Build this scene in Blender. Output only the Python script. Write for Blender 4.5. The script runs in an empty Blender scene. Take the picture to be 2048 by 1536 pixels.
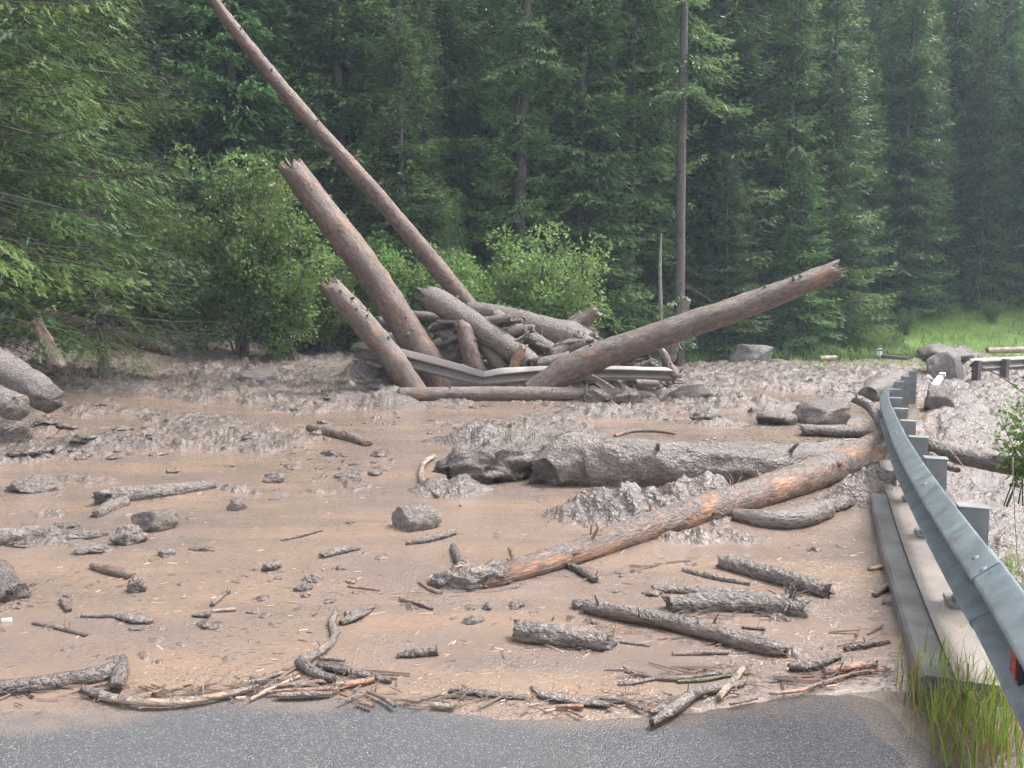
import bpy, math, random
import numpy as np
from mathutils import Vector, noise as mnoise

# ------------------------------------------------------------------ camera
sc = bpy.context.scene
COL = sc.collection
F = 1540.0            # focal length in photo pixels (2048 wide)
CAMH = 1.6
HZ = 645.0            # row of the horizon in the photo
PITCH = math.atan((768 - HZ) / F)
cam = bpy.data.cameras.new('camera')
cam.sensor_width = 36.0
cam.lens = 36.0 * F / 2048
cam.clip_start = 0.05
cam.clip_end = 600
camo = bpy.data.objects.new('camera', cam)
COL.objects.link(camo)
camo.location = (0, 0, CAMH)
camo.rotation_euler = (math.pi / 2 - PITCH, 0, 0)
sc.camera = camo

# ------------------------------------------------------------------ light
SUN_EL, SUN_AZ = 61.0, 72.0      # azimuth clockwise from +Y (ahead), to the right
w = bpy.data.worlds.new('World')
sc.world = w
w.use_nodes = True
wn = w.node_tree
bg = wn.nodes['Background']
sky = wn.nodes.new('ShaderNodeTexSky')
sky.sky_type = 'NISHITA'
sky.sun_disc = False
sky.sun_elevation = math.radians(SUN_EL)
sky.sun_rotation = math.radians(SUN_AZ)
sky.air_density = 1.0
sky.dust_density = 4.0
hs = wn.nodes.new('ShaderNodeHueSaturation')
hs.inputs['Saturation'].default_value = 0.30
wn.links.new(sky.outputs[0], hs.inputs['Color'])
wn.links.new(hs.outputs[0], bg.inputs[0])
bg.inputs[1].default_value = 0.15
sun = bpy.data.lights.new('sun', 'SUN')
sun.energy = 1.5
sun.angle = math.radians(14)
sun.color = (1.0, 0.97, 0.93)
suno = bpy.data.objects.new('sun', sun)
COL.objects.link(suno)
_e, _a = math.radians(SUN_EL), math.radians(SUN_AZ)
_d = Vector((math.sin(_a) * math.cos(_e), math.cos(_a) * math.cos(_e), math.sin(_e)))
suno.rotation_euler = _d.to_track_quat('Z', 'Y').to_euler()
sc.view_settings.view_transform = 'Standard'
sc.view_settings.look = 'None'
sc.view_settings.gamma = 1.0
sc.view_settings.use_curve_mapping = False
sc.view_settings.exposure = 1.75
sc.render.engine = 'CYCLES'
sc.cycles.use_denoising = True
sc.cycles.denoising_prefilter = 'NONE'
sc.cycles.use_adaptive_sampling = True
sc.cycles.adaptive_threshold = .045
sc.cycles.max_bounces = 5
sc.cycles.diffuse_bounces = 2
sc.cycles.glossy_bounces = 2
sc.cycles.transmission_bounces = 3
sc.cycles.volume_bounces = 1
sc.cycles.caustics_reflective = False
sc.cycles.caustics_refractive = False

random.seed(7)
RNG = np.random.default_rng(11)

# ------------------------------------------------------------------ numeric helpers
def _h(ix, iy, iz, seed):
    n = (ix.astype(np.int64) * 374761393 + iy.astype(np.int64) * 668265263 + iz.astype(np.int64) * 2147483647 + seed * 1274126177) & 0xFFFFFFFF
    n = ((n ^ (n >> 13)) * 1274126177) & 0xFFFFFFFF
    n = ((n ^ (n >> 16)) * 2246822519) & 0xFFFFFFFF
    return ((n ^ (n >> 15)) & 0xFFFFFF) / float(0xFFFFFF)

def n2(x, y, seed=0):
    ix, iy = np.floor(x), np.floor(y)
    fx, fy = x - ix, y - iy
    fx = fx * fx * (3 - 2 * fx); fy = fy * fy * (3 - 2 * fy)
    z = np.zeros_like(ix)
    a = _h(ix, iy, z, seed); b = _h(ix + 1, iy, z, seed); c = _h(ix, iy + 1, z, seed); d = _h(ix + 1, iy + 1, z, seed)
    return (a * (1 - fx) + b * fx) * (1 - fy) + (c * (1 - fx) + d * fx) * fy      # 0..1

def f2(x, y, octv, seed=0, gain=.5):
    s = 0; a = 1; t = 0
    for k in range(octv):
        s = s + a * n2(x * 2 ** k + 17.3 * k, y * 2 ** k - 9.1 * k, seed + k); t += a; a *= gain
    return s / t

def n3(p, seed=0):
    i = np.floor(p); f = p - i; f = f * f * (3 - 2 * f)
    r = 0
    for dx in (0, 1):
        wx = f[:, 0] if dx else 1 - f[:, 0]
        for dy in (0, 1):
            wy = f[:, 1] if dy else 1 - f[:, 1]
            for dz in (0, 1):
                wz = f[:, 2] if dz else 1 - f[:, 2]
                r = r + wx * wy * wz * _h(i[:, 0] + dx, i[:, 1] + dy, i[:, 2] + dz, seed)
    return r * 2 - 1

def f3(p, octv, seed=0, gain=.5):
    s = 0; a = 1; t = 0
    for k in range(octv):
        s = s + a * n3(p * 2 ** k + 11.7 * k, seed + k); t += a; a *= gain
    return s / t

def sst(a, b, x):
    t = np.clip((x - a) / (b - a), 0, 1)
    return t * t * (3 - 2 * t)

# ------------------------------------------------------------------ photo pixel -> place
CP, SP = math.cos(PITCH), math.sin(PITCH)
def ray(px, py):
    u = (px - 1024) / F; v = (768 - py) / F
    return np.array([u, CP + v * SP, -SP + v * CP])
def at(px, py, Y):                       # the point of that sight line at distance Y
    d = ray(px, py); t = Y / d[1]
    return np.array([d[0] * t, Y, CAMH + d[2] * t])
def onz(px, py, z):
    d = ray(px, py); t = (z - CAMH) / d[2]
    return np.array([d[0] * t, d[1] * t, z])

# rail line of the near guard rail, from its top back edge
RAILZ = 0.66
_rp = [onz(x, y, RAILZ) for x, y in ((2048, 1179), (1935, 1043), (1843, 920), (1808, 863), (1778, 806), (1774, 780), (1794, 756), (1829, 737))]
RX = np.array([p[0] for p in _rp]); RY = np.array([p[1] for p in _rp])
RX = np.concatenate([[RX[0] - .75, ], RX, [RX[-1] + 5.5, RX[-1] + 18]])
RY = np.concatenate([[RY[0] - 1.75, ], RY, [RY[-1] + 4.5, RY[-1] + 10]])
def rail_d(x, y):                        # signed distance to the right of the rail line (approx.)
    xr = np.interp(y, RY, RX, left=RX[0])
    return (x - xr) * .85

def base(x, y):                          # level of the mud surface
    x = np.asarray(x, float); y = np.asarray(y, float)
    z = 1.45 * sst(13, 23.5, y) * sst(1.5, -13, x)
    z = z + 0.05 * sst(6, 16, y)
    z = z + .5 * sst(.34, .66, -x / np.maximum(y, 1)) * sst(8, 12, y) * (1 - sst(13, 20, y)) * .5
    d = rail_d(x, y)
    z = z - (0.75 * sst(.42, .62, d) + .25 * sst(.6, 2.5, d)) * (1 - sst(9, 15, y))
    return z

def onbase(px, py, dz=0.0):
    z = 0.0
    for _ in range(25):
        p = onz(px, py, min(z + dz, CAMH - .02))
        if p[1] > 60: p = at(px, py, 60.)
        zn = float(base(p[0], p[1]))
        z = z * .5 + zn * .5
    return np.array([p[0], p[1], z + dz])

# ------------------------------------------------------------------ mesh helpers
def mesh(name, V, Fc, mat=None, attrs=None, smooth=True):
    me = bpy.data.meshes.new(name)
    V = np.asarray(V, np.float32)
    if isinstance(Fc, np.ndarray) and Fc.ndim == 2:
        k = Fc.shape[1]; n = len(Fc)
        me.vertices.add(len(V)); me.vertices.foreach_set('co', V.ravel())
        me.loops.add(n * k); me.loops.foreach_set('vertex_index', Fc.astype(np.int32).ravel())
        me.polygons.add(n)
        me.polygons.foreach_set('loop_start', np.arange(n, dtype=np.int32) * k)
        try: me.polygons.foreach_set('loop_total', np.full(n, k, np.int32))
        except Exception: pass
        me.update(calc_edges=True)
    else:
        me.from_pydata([tuple(v) for v in V], [], [tuple(f) for f in Fc]); me.update()
    me.polygons.foreach_set('use_smooth', np.full(len(me.polygons), bool(smooth)))
    for an, av in (attrs or {}).items():
        av = np.asarray(av, np.float32)
        if av.ndim == 1:
            a = me.attributes.new(an, 'FLOAT', 'POINT'); a.data.foreach_set('value', av)
        else:
            a = me.attributes.new(an, 'FLOAT_VECTOR', 'POINT'); a.data.foreach_set('vector', av.ravel())
    if mat is not None: me.materials.append(mat)
    return me

def link(name, me, parent=None, loc=None):
    o = bpy.data.objects.new(name, me); COL.objects.link(o)
    if parent is not None: o.parent = parent
    if loc is not None: o.location = loc
    return o

def tag(o, label=None, cat=None, group=None, kind=None):
    if label: o['label'] = label
    if cat: o['category'] = cat
    if group: o['group'] = group
    if kind: o['kind'] = kind
    return o

def empty(name, loc, rz=0, scale=1):
    o = bpy.data.objects.new(name, None); COL.objects.link(o)
    o.empty_display_size = .2
    o.location = loc; o.rotation_euler = (0, 0, rz); o.scale = (scale,) * 3
    return o

def grid_faces(nr, ncol):
    i = np.arange(nr - 1)[:, None] * ncol + np.arange(ncol - 1)[None, :]
    i = i.ravel()
    return np.stack([i, i + 1, i + ncol + 1, i + ncol], 1)

# ------------------------------------------------------------------ material helpers
def lin(r, g, b):
    f = lambda c: c / 12.92 if c <= .04045 else ((c + .055) / 1.055) ** 2.4
    return (f(r / 255), f(g / 255), f(b / 255), 1)

class M:
    def __init__(s, name, rough=.6, spec=.5):
        s.m = bpy.data.materials.new(name); s.m.use_nodes = True
        s.nt = s.m.node_tree; s.b = s.nt.nodes['Principled BSDF']
        s.b.inputs['Roughness'].default_value = rough
        s.b.inputs['Specular IOR Level'].default_value = spec
    def n(s, t, **kw):
        nd = s.nt.nodes.new(t)
        for k, v in kw.items():
            if hasattr(nd, k): setattr(nd, k, v)
        return nd
    def put(s, sock, v):
        if isinstance(v, bpy.types.NodeSocket): s.nt.links.new(v, sock)
        else: sock.default_value = v
    def obj(s): return s.n('ShaderNodeTexCoord').outputs['Object']
    def pos(s): return s.n('ShaderNodeNewGeometry').outputs['Position']
    def nz(s):
        g = s.n('ShaderNodeSeparateXYZ'); s.put(g.inputs[0], s.n('ShaderNodeNewGeometry').outputs['Normal']); return g.outputs[2]
    def attr(s, name, out='Fac'):
        a = s.n('ShaderNodeAttribute'); a.attribute_name = name; return a.outputs[out]
    def rand(s): return s.n('ShaderNodeObjectInfo').outputs['Random']
    def scale(s, vec, sc_):
        m = s.n('ShaderNodeMapping'); s.put(m.inputs[0], vec); m.inputs['Scale'].default_value = sc_; return m.outputs[0]
    def noise(s, vec, scale, detail=4, rough=.55, out='Fac'):
        t = s.n('ShaderNodeTexNoise'); s.put(t.inputs['Vector'], vec)
        t.inputs['Scale'].default_value = scale; t.inputs['Detail'].default_value = detail; t.inputs['Roughness'].default_value = rough
        return t.outputs[out]
    def voro(s, vec, scale, feature='F1', out='Distance', rnd=1):
        t = s.n('ShaderNodeTexVoronoi', feature=feature); s.put(t.inputs['Vector'], vec); t.inputs['Scale'].default_value = scale
        t.inputs['Randomness'].default_value = rnd
        return t.outputs[out]
    def ramp(s, fac, stops):
        r = s.n('ShaderNodeValToRGB'); s.put(r.inputs[0], fac); e = r.color_ramp.elements
        while len(e) < len(stops): e.new(.5)
        for k, (p, c) in enumerate(stops):
            e[k].position = p
            e[k].color = c if isinstance(c, tuple) else (c, c, c, 1)
        return r.outputs[0]
    def mix(s, fac, a, b, mode='MIX'):
        r = s.n('ShaderNodeMix', data_type='RGBA', blend_type=mode)
        s.put(r.inputs[0], fac); s.put(r.inputs[6], a); s.put(r.inputs[7], b); return r.outputs[2]
    def math(s, op, a, b=0.0, c=0.0):
        r = s.n('ShaderNodeMath', operation=op); s.put(r.inputs[0], a); s.put(r.inputs[1], b)
        if op in ('MULTIPLY_ADD',): s.put(r.inputs[2], c)
        return r.outputs[0]
    def bump(s, h, strength=.5, dist=.01, nrm=None):
        r = s.n('ShaderNodeBump'); r.inputs['Strength'].default_value = strength; r.inputs['Distance'].default_value = dist
        s.put(r.inputs['Height'], h)
        if nrm is not None: s.put(r.inputs['Normal'], nrm)
        return r.outputs[0]
    def color(s, v): s.put(s.b.inputs['Base Color'], v)
    def rough(s, v): s.put(s.b.inputs['Roughness'], v)
    def normal(s, v): s.put(s.b.inputs['Normal'], v)

MUD_A, MUD_B, MUD_C = (.205, .174, .160, 1), (.140, .116, .105, 1), (.075, .060, .053, 1)
LM_A, LM_B, LM_C = (.245, .208, .190, 1), (.165, .138, .125, 1), (.085, .069, .060, 1)

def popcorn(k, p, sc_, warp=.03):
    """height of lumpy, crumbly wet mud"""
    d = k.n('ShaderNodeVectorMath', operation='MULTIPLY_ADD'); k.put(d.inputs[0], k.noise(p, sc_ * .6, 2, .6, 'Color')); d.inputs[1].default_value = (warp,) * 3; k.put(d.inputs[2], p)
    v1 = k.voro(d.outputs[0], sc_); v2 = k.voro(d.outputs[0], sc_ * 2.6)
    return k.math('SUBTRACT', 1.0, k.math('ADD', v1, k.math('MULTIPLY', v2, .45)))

def m_mud():
    k = M('grey_mud', .5, .5); p = k.pos()
    hgt = popcorn(k, p, 22, .05)
    c = k.ramp(k.math('ADD', k.math('MULTIPLY', k.noise(p, 6, 4, .6), .7), k.math('MULTIPLY', hgt, .35)), [(.34, MUD_C), (.52, MUD_B), (.72, MUD_A)])  # lump height also drives the colour: crevice shade painted darker between the lumps
    warm = k.ramp(k.noise(p, .8, 3), [(.42, 0.), (.62, 1.)])
    c = k.mix(k.math('MULTIPLY', warm, .5), c, (.185, .135, .108, 1))
    c = k.mix(k.ramp(k.attr('hb'), [(.0, .9), (.045, 0.)]), c, (.168, .122, .098, 1))          # slurry soaked into the low mud
    k.color(c)
    k.rough(k.ramp(k.noise(p, 5, 2), [(.3, .20), (.7, .45)]))
    k.normal(k.bump(hgt, 1.0, .017, k.bump(k.noise(p, 120, 2, .6), .5, .008)))
    return k.m

def m_liquid():
    k = M('liquid_mud', .16, .5); p = k.pos()
    big = k.noise(k.scale(p, (.5, 1.3, 1)), .9, 4, .6)
    band = k.noise(k.scale(p, (.35, 1.6, 1)), 1.4, 3, .6)
    c = k.ramp(big, [(.30, (.160, .124, .108, 1)), (.47, (.192, .142, .115, 1)), (.62, (.235, .164, .120, 1))])
    c = k.mix(k.ramp(band, [(.50, 0.), (.64, .55)]), c, (.132, .108, .098, 1))
    fine = k.ramp(k.noise(k.scale(p, (14, 48, 1)), 1.6, 4, .7), [(.40, 1.), (.56, 0.)])
    c = k.mix(k.math('MULTIPLY', fine, .32), c, (.105, .083, .072, 1))
    k.color(c)
    k.rough(k.ramp(k.noise(k.scale(p, (1.5, 5, 1)), 1.5, 3), [(.38, .06), (.62, .26)]))
    n1 = k.bump(k.noise(k.scale(p, (7, 20, 1)), 1.2, 3, .6), .22, .012)
    dirt = k.math('MULTIPLY', k.ramp(k.voro(k.scale(p, (45, 90, 1)), 1.0), [(.05, 1.), (.45, 0.)]), k.ramp(k.noise(p, 2.2, 3), [(.40, 0.), (.60, 1.)]))
    k.normal(k.bump(dirt, .7, .010, k.bump(k.noise(p, 48, 3, .65), .22, .007, n1)))
    return k.m

def m_asphalt():
    k = M('wet_asphalt', .45, .5); p = k.pos()
    v = k.voro(p, 150, out='Color')
    sep = k.n('ShaderNodeSeparateColor'); k.put(sep.inputs[0], v)
    tone = k.ramp(sep.outputs[0], [(.0, .035), (.45, .07), (.75, .115), (.92, .20), (1., .30)])
    d = k.voro(p, 150)
    edge = k.ramp(d, [(.30, 0.), (.62, 1.)])
    c = k.mix(edge, tone, (.06, .06, .064, 1))
    film = k.math('MULTIPLY', k.attr('film'), k.ramp(k.noise(p, 9, 4, .65), [(.30, .35), (.6, 1.)]))
    c = k.mix(film, c, (.155, .118, .097, 1))
    c = k.mix(k.ramp(k.noise(p, 1.6, 4), [(.4, 0.), (.75, .35)]), c, (.085, .085, .09, 1))
    wet = k.attr('wet')
    c = k.mix(wet, c, k.mix(1.0, c, (.42, .42, .45, 1), 'MULTIPLY'))
    k.color(c)
    rr = k.n('ShaderNodeMix'); k.put(rr.inputs[0], wet); rr.inputs[2].default_value = .55; rr.inputs[3].default_value = .10
    k.rough(rr.outputs[0])
    st = k.n('ShaderNodeMix'); k.put(st.inputs[0], wet); st.inputs[2].default_value = .9; st.inputs[3].default_value = .22
    b = k.n('ShaderNodeBump'); k.put(b.inputs['Strength'], st.outputs[0]); b.inputs['Distance'].default_value = .006
    k.put(b.inputs['Height'], k.math('SUBTRACT', 1.0, d))
    k.normal(b.outputs[0])
    return k.m

def m_puddle():
    k = M('puddle_water', .04, .5); p = k.pos()
    k.color(k.ramp(k.noise(p, 3, 3), [(.35, (.13, .11, .10, 1)), (.65, (.20, .165, .145, 1))]))
    rip = k.noise(k.scale(p, (20, 40, 1)), 1.5, 3)
    nb = k.bump(rip, .12, .006)
    for (px, py, fr) in ((1800, 1425, 300), (1835, 1470, 360)):      # rings of rain drops
        q = onz(px, py, 0.0)
        sub = k.n('ShaderNodeVectorMath', operation='SUBTRACT'); k.put(sub.inputs[0], p); sub.inputs[1].default_value = (q[0], q[1], .0)
        ln = k.n('ShaderNodeVectorMath', operation='LENGTH'); k.put(ln.inputs[0], sub.outputs[0])
        r = ln.outputs['Value']
        wv = k.math('SINE', k.math('MULTIPLY', r, float(fr)))
        fall = k.ramp(r, [(.0, 1.), (.07, 0.)])
        nb = k.bump(k.math('MULTIPLY', wv, fall), .18, .0015, nb)
    k.normal(nb)
    nt = k.nt; fres = k.n('ShaderNodeFresnel'); fres.inputs[0].default_value = 1.33; k.put(fres.inputs['Normal'], nb)
    gl = k.n('ShaderNodeBsdfGlossy'); gl.inputs['Roughness'].default_value = .04; k.put(gl.inputs['Normal'], nb)
    tr = k.n('ShaderNodeBsdfTransparent'); df = k.n('ShaderNodeBsdfDiffuse'); df.inputs[0].default_value = (.20, .165, .145, 1)
    m1 = k.n('ShaderNodeMixShader'); m1.inputs[0].default_value = .35; nt.links.new(tr.outputs[0], m1.inputs[1]); nt.links.new(df.outputs[0], m1.inputs[2])
    m2 = k.n('ShaderNodeMixShader'); nt.links.new(fres.outputs[0], m2.inputs[0]); nt.links.new(m1.outputs[0], m2.inputs[1]); nt.links.new(gl.outputs[0], m2.inputs[2])
    nt.links.new(m2.outputs[0], [n for n in nt.nodes if n.type == 'OUTPUT_MATERIAL'][0].inputs[0])
    return k.m

def m_log(name, bark, peel, peel_amt, mud_amt, rough=.5, muddark=False, relief=1.0):
    """wet bark with orange peeled patches and mud; lc = (along, across, across) in metres"""
    k = M(name, rough, .45); p = k.attr('lc', 'Vector')
    rnd = k.rand()
    off = k.n('ShaderNodeVectorMath', operation='ADD'); k.put(off.inputs[0], p)
    cmb = k.n('ShaderNodeCombineXYZ'); k.put(cmb.inputs[0], k.math('MULTIPLY', rnd, 37.0)); k.put(off.inputs[1], cmb.outputs[0])
    q = off.outputs[0]
    s = k.scale(q, (.35, 1, 1))
    dark = tuple(c * .45 for c in bark[:3]) + (1,)
    c = k.ramp(k.noise(s, 22, 6, .65), [(.32, dark), (.52, bark), (.72, tuple(min(1, c * 1.5) for c in bark[:3]) + (1,))])
    if peel_amt > 0:
        pm = k.ramp(k.noise(k.scale(q, (.4, 1, 1)), 5.5, 5, .62), [(.62 - .30 * peel_amt, 0.), (.68 - .30 * peel_amt, 1.)])
        pc = k.ramp(k.noise(k.scale(q, (.15, 1, 1)), 30, 5), [(.3, tuple(x * .5 for x in peel[:3]) + (1,)), (.6, peel), (.8, tuple(min(1, x * 1.6) for x in peel[:3]) + (1,))])
        c = k.mix(pm, c, pc)
    if mud_amt > 0:
        up = k.math('MULTIPLY', k.math('ADD', k.nz(), .25), .55)
        nm = k.math('ADD', k.noise(q, 7, 5, .65), k.math('MULTIPLY', up, .35))
        mm = k.ramp(nm, [(.88 - .55 * mud_amt, 0.), (.98 - .55 * mud_amt, 1.)])
        mc = k.ramp(k.noise(q, 26, 4, .7), [(.30, LM_C), (.46, MUD_B if muddark else LM_B), (.66, LM_B if muddark else LM_A)])
        c = k.mix(mm, c, mc)
    big = k.ramp(k.noise(q, 1.7, 3, .6), [(.3, .80), (.7, 1.15)])
    c = k.mix(1.0, c, big, 'MULTIPLY')
    k.color(c)
    k.rough(k.ramp(k.noise(q, 12, 3), [(.3, rough - .24), (.7, rough + .10)]))
    bark_h = k.noise(s, 40, 4, .65)
    n1 = k.bump(bark_h, .9, .03)
    if mud_amt > 0:
        ph = popcorn(k, q, 34 if mud_amt > .5 else 42, .03)
        hh = k.math('MULTIPLY', ph, mm)
        n1 = k.bump(hh, 1.0, relief * (.016 if mud_amt > .5 else .012), n1)
    k.normal(k.bump(k.noise(q, 150, 2, .6), .5, .006, n1))
    return k.m

def m_plain(name, c1, c2, rough=.5, sc_=12, bump=.4, bs=60, metal=0.0, spec=.5, stretch=(1, 1, 1), dist=.006):
    k = M(name, rough, spec); p = k.scale(k.obj(), stretch)
    k.color(k.ramp(k.noise(p, sc_, 5, .6), [(.32, c1), (.68, c2)]))
    k.b.inputs['Metallic'].default_value = metal
    if bump: k.normal(k.bump(k.noise(p, bs, 4, .6), bump, dist))
    return k.m

def m_leaf(name, ca, cb, cc, trans=.3, rough=.45):
    k = M(name, rough, .35)
    t = k.attr('tint')
    v = k.math('ADD', k.math('MULTIPLY', t, .75), k.math('MULTIPLY', k.rand(), .25))
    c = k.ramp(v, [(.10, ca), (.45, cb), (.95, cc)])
    hsv = k.n('ShaderNodeHueSaturation'); k.put(hsv.inputs['Color'], c)
    k.put(hsv.inputs['Value'], k.math('MULTIPLY_ADD', k.rand(), .5, .75))
    k.put(hsv.inputs['Hue'], k.math('MULTIPLY_ADD', k.rand(), .03, .480))
    c = hsv.outputs[0]
    k.color(c)
    tr = k.n('ShaderNodeBsdfTranslucent'); k.put(tr.inputs[0], c)
    mx = k.n('ShaderNodeMixShader'); mx.inputs[0].default_value = trans
    k.nt.links.new(k.b.outputs[0], mx.inputs[1]); k.nt.links.new(tr.outputs[0], mx.inputs[2])
    out = [n for n in k.nt.nodes if n.type == 'OUTPUT_MATERIAL'][0]
    k.nt.links.new(mx.outputs[0], out.inputs[0])
    return k.m

def m_steel(name, c1, c2, mud=0.0, rough=.4, metal=.7):
    k = M(name, rough, .5); p = k.obj()
    c = k.ramp(k.noise(p, 6, 5, .6), [(.3, c1), (.7, c2)])
    spk = k.ramp(k.voro(k.scale(p, (1, 1, 2.2)), 55), [(.10, 1.), (.22, 0.)])            # rain drops on the zinc
    c = k.mix(k.math('MULTIPLY', spk, .35), c, tuple(min(1, x * 2.0) for x in c2[:3]) + (1,))
    k.b.inputs['Metallic'].default_value = metal
    if mud:
        mm = k.ramp(k.noise(p, 5, 6, .68), [(.66 - mud * .4, 0.), (.74 - mud * .4, 1.)])
        c = k.mix(mm, c, k.ramp(k.noise(p, 40, 4), [(.3, MUD_B), (.7, MUD_A)]))
        inv = k.math('SUBTRACT', 1.0, mm)
        k.put(k.b.inputs['Metallic'], k.math('MULTIPLY', inv, metal))
    k.color(c)
    k.rough(k.ramp(k.noise(p, 14, 4), [(.3, rough - .12), (.7, rough + .15)]))
    k.normal(k.bump(spk, .3, .003, k.bump(k.noise(p, 3, 2), .15, .01)))
    return k.m

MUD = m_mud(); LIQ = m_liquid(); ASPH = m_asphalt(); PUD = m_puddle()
BARK = m_log('muddy_brown_bark', (.150, .108, .090, 1), (.30, .16, .10, 1), .16, .38)
BARKG = m_log('mud_grey_bark', (.16, .125, .105, 1), (.34, .16, .09, 1), .0, .62)
BARKR = m_log('reddish_bark', (.165, .112, .092, 1), (.32, .165, .10, 1), .20, .34)
PEEL = m_log('peeled_orange_bark', (.175, .120, .096, 1), (.35, .185, .110, 1), .42, .42, .22)
CAKE = m_log('mud_caked_bark', (.15, .12, .10, 1), (.3, .15, .09, 1), .0, .95)
CAKED = m_log('dark_mud_caked_bark', (.11, .088, .074, 1), (.3, .15, .09, 1), .0, .8, .45, True)
SMOOTHG = m_log('smooth_grey_mud_bark', (.17, .14, .125, 1), (.3, .15, .09, 1), .0, .9, .34, False, .25)
ORNG = m_log('bare_orange_wood', (.32, .165, .11, 1), (.40, .24, .14, 1), .3, .42, .40)
PALE = m_log('bare_pale_wood', (.42, .325, .245, 1), (.40, .24, .15, 1), .2, .38, .42)
GREEN = m_log('green_twig', (.10, .12, .055, 1), (.2, .16, .09, 1), .1, .40, .45)
SPL = m_plain('splintered_wood', (.16, .10, .07, 1), (.46, .30, .19, 1), .6, 30, .6, 60, stretch=(1, 1, 1))
DEAD = m_plain('dead_twig_wood', (.055, .045, .04, 1), (.12, .10, .088, 1), .8, 9, .3)
TRUNK = m_log('spruce_trunk_bark', (.115, .092, .082, 1), (.2, .12, .1, 1), .0, .0, .75)
ROCK = m_log('mud_coated_rock', (.20, .185, .175, 1), (.3, .2, .15, 1), .0, .72, .5)
ROCKD = m_log('brown_mud_rock', (.13, .10, .085, 1), (.3, .2, .15, 1), .0, .45, .5, True)
CONC = m_plain('pale_concrete', (.13, .108, .096, 1), (.26, .225, .203, 1), .38, 3, .6, 140)
CONCD = m_plain('grey_kerb_concrete', (.07, .066, .064, 1), (.19, .18, .172, 1), .38, 5, .6, 120)
VERGE = m_plain('verge_gravel', (.09, .08, .065, 1), (.24, .22, .19, 1), .7, 40, .9, 60, dist=.02)
STEEL = m_steel('galvanised_steel', (.15, .18, .195, 1), (.27, .31, .335, 1), .14, .40, .35)
STEELM = m_steel('muddy_steel', (.13, .135, .135, 1), (.24, .245, .24, 1), .72, .45, .3)
POSTM = m_steel('post_steel', (.16, .168, .172, 1), (.26, .268, .272, 1), .22, .45, .35)
BLACK = m_plain('black_plastic', (.012, .012, .012, 1), (.03, .03, .03, 1), .4, 20, .1)
REDR = m_plain('red_reflector', (.30, .02, .015, 1), (.42, .03, .02, 1), .15, 60, .6, 220)
WHITEP = m_plain('white_plastic', (.62, .62, .60, 1), (.8, .8, .78, 1), .4, 8, .1)
SOIL = m_plain('forest_soil', (.022, .018, .013, 1), (.06, .05, .032, 1), .9, 3, .8, 12, dist=.05)
BANKM = m_plain('grassy_bank_soil', (.09, .15, .028, 1), (.17, .26, .055, 1), .9, 2, .8, 20, dist=.03)
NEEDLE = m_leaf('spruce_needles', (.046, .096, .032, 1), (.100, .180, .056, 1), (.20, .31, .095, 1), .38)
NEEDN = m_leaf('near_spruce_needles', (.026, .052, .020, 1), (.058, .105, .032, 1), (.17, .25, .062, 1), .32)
LEAFD = m_leaf('shrub_leaves_dark', (.09, .165, .045, 1), (.155, .255, .072, 1), (.25, .35, .12, 1), .45)
LEAFL = m_leaf('shrub_leaves_light', (.085, .165, .045, 1), (.145, .24, .065, 1), (.24, .33, .11, 1), .42)
GRASSM = m_leaf('grass_blades', (.10, .20, .025, 1), (.19, .32, .045, 1), (.31, .40, .09, 1), .42)
STRAW = m_leaf('dry_grass', (.24, .16, .06, 1), (.34, .24, .09, 1), (.42, .33, .15, 1), .25)

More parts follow.
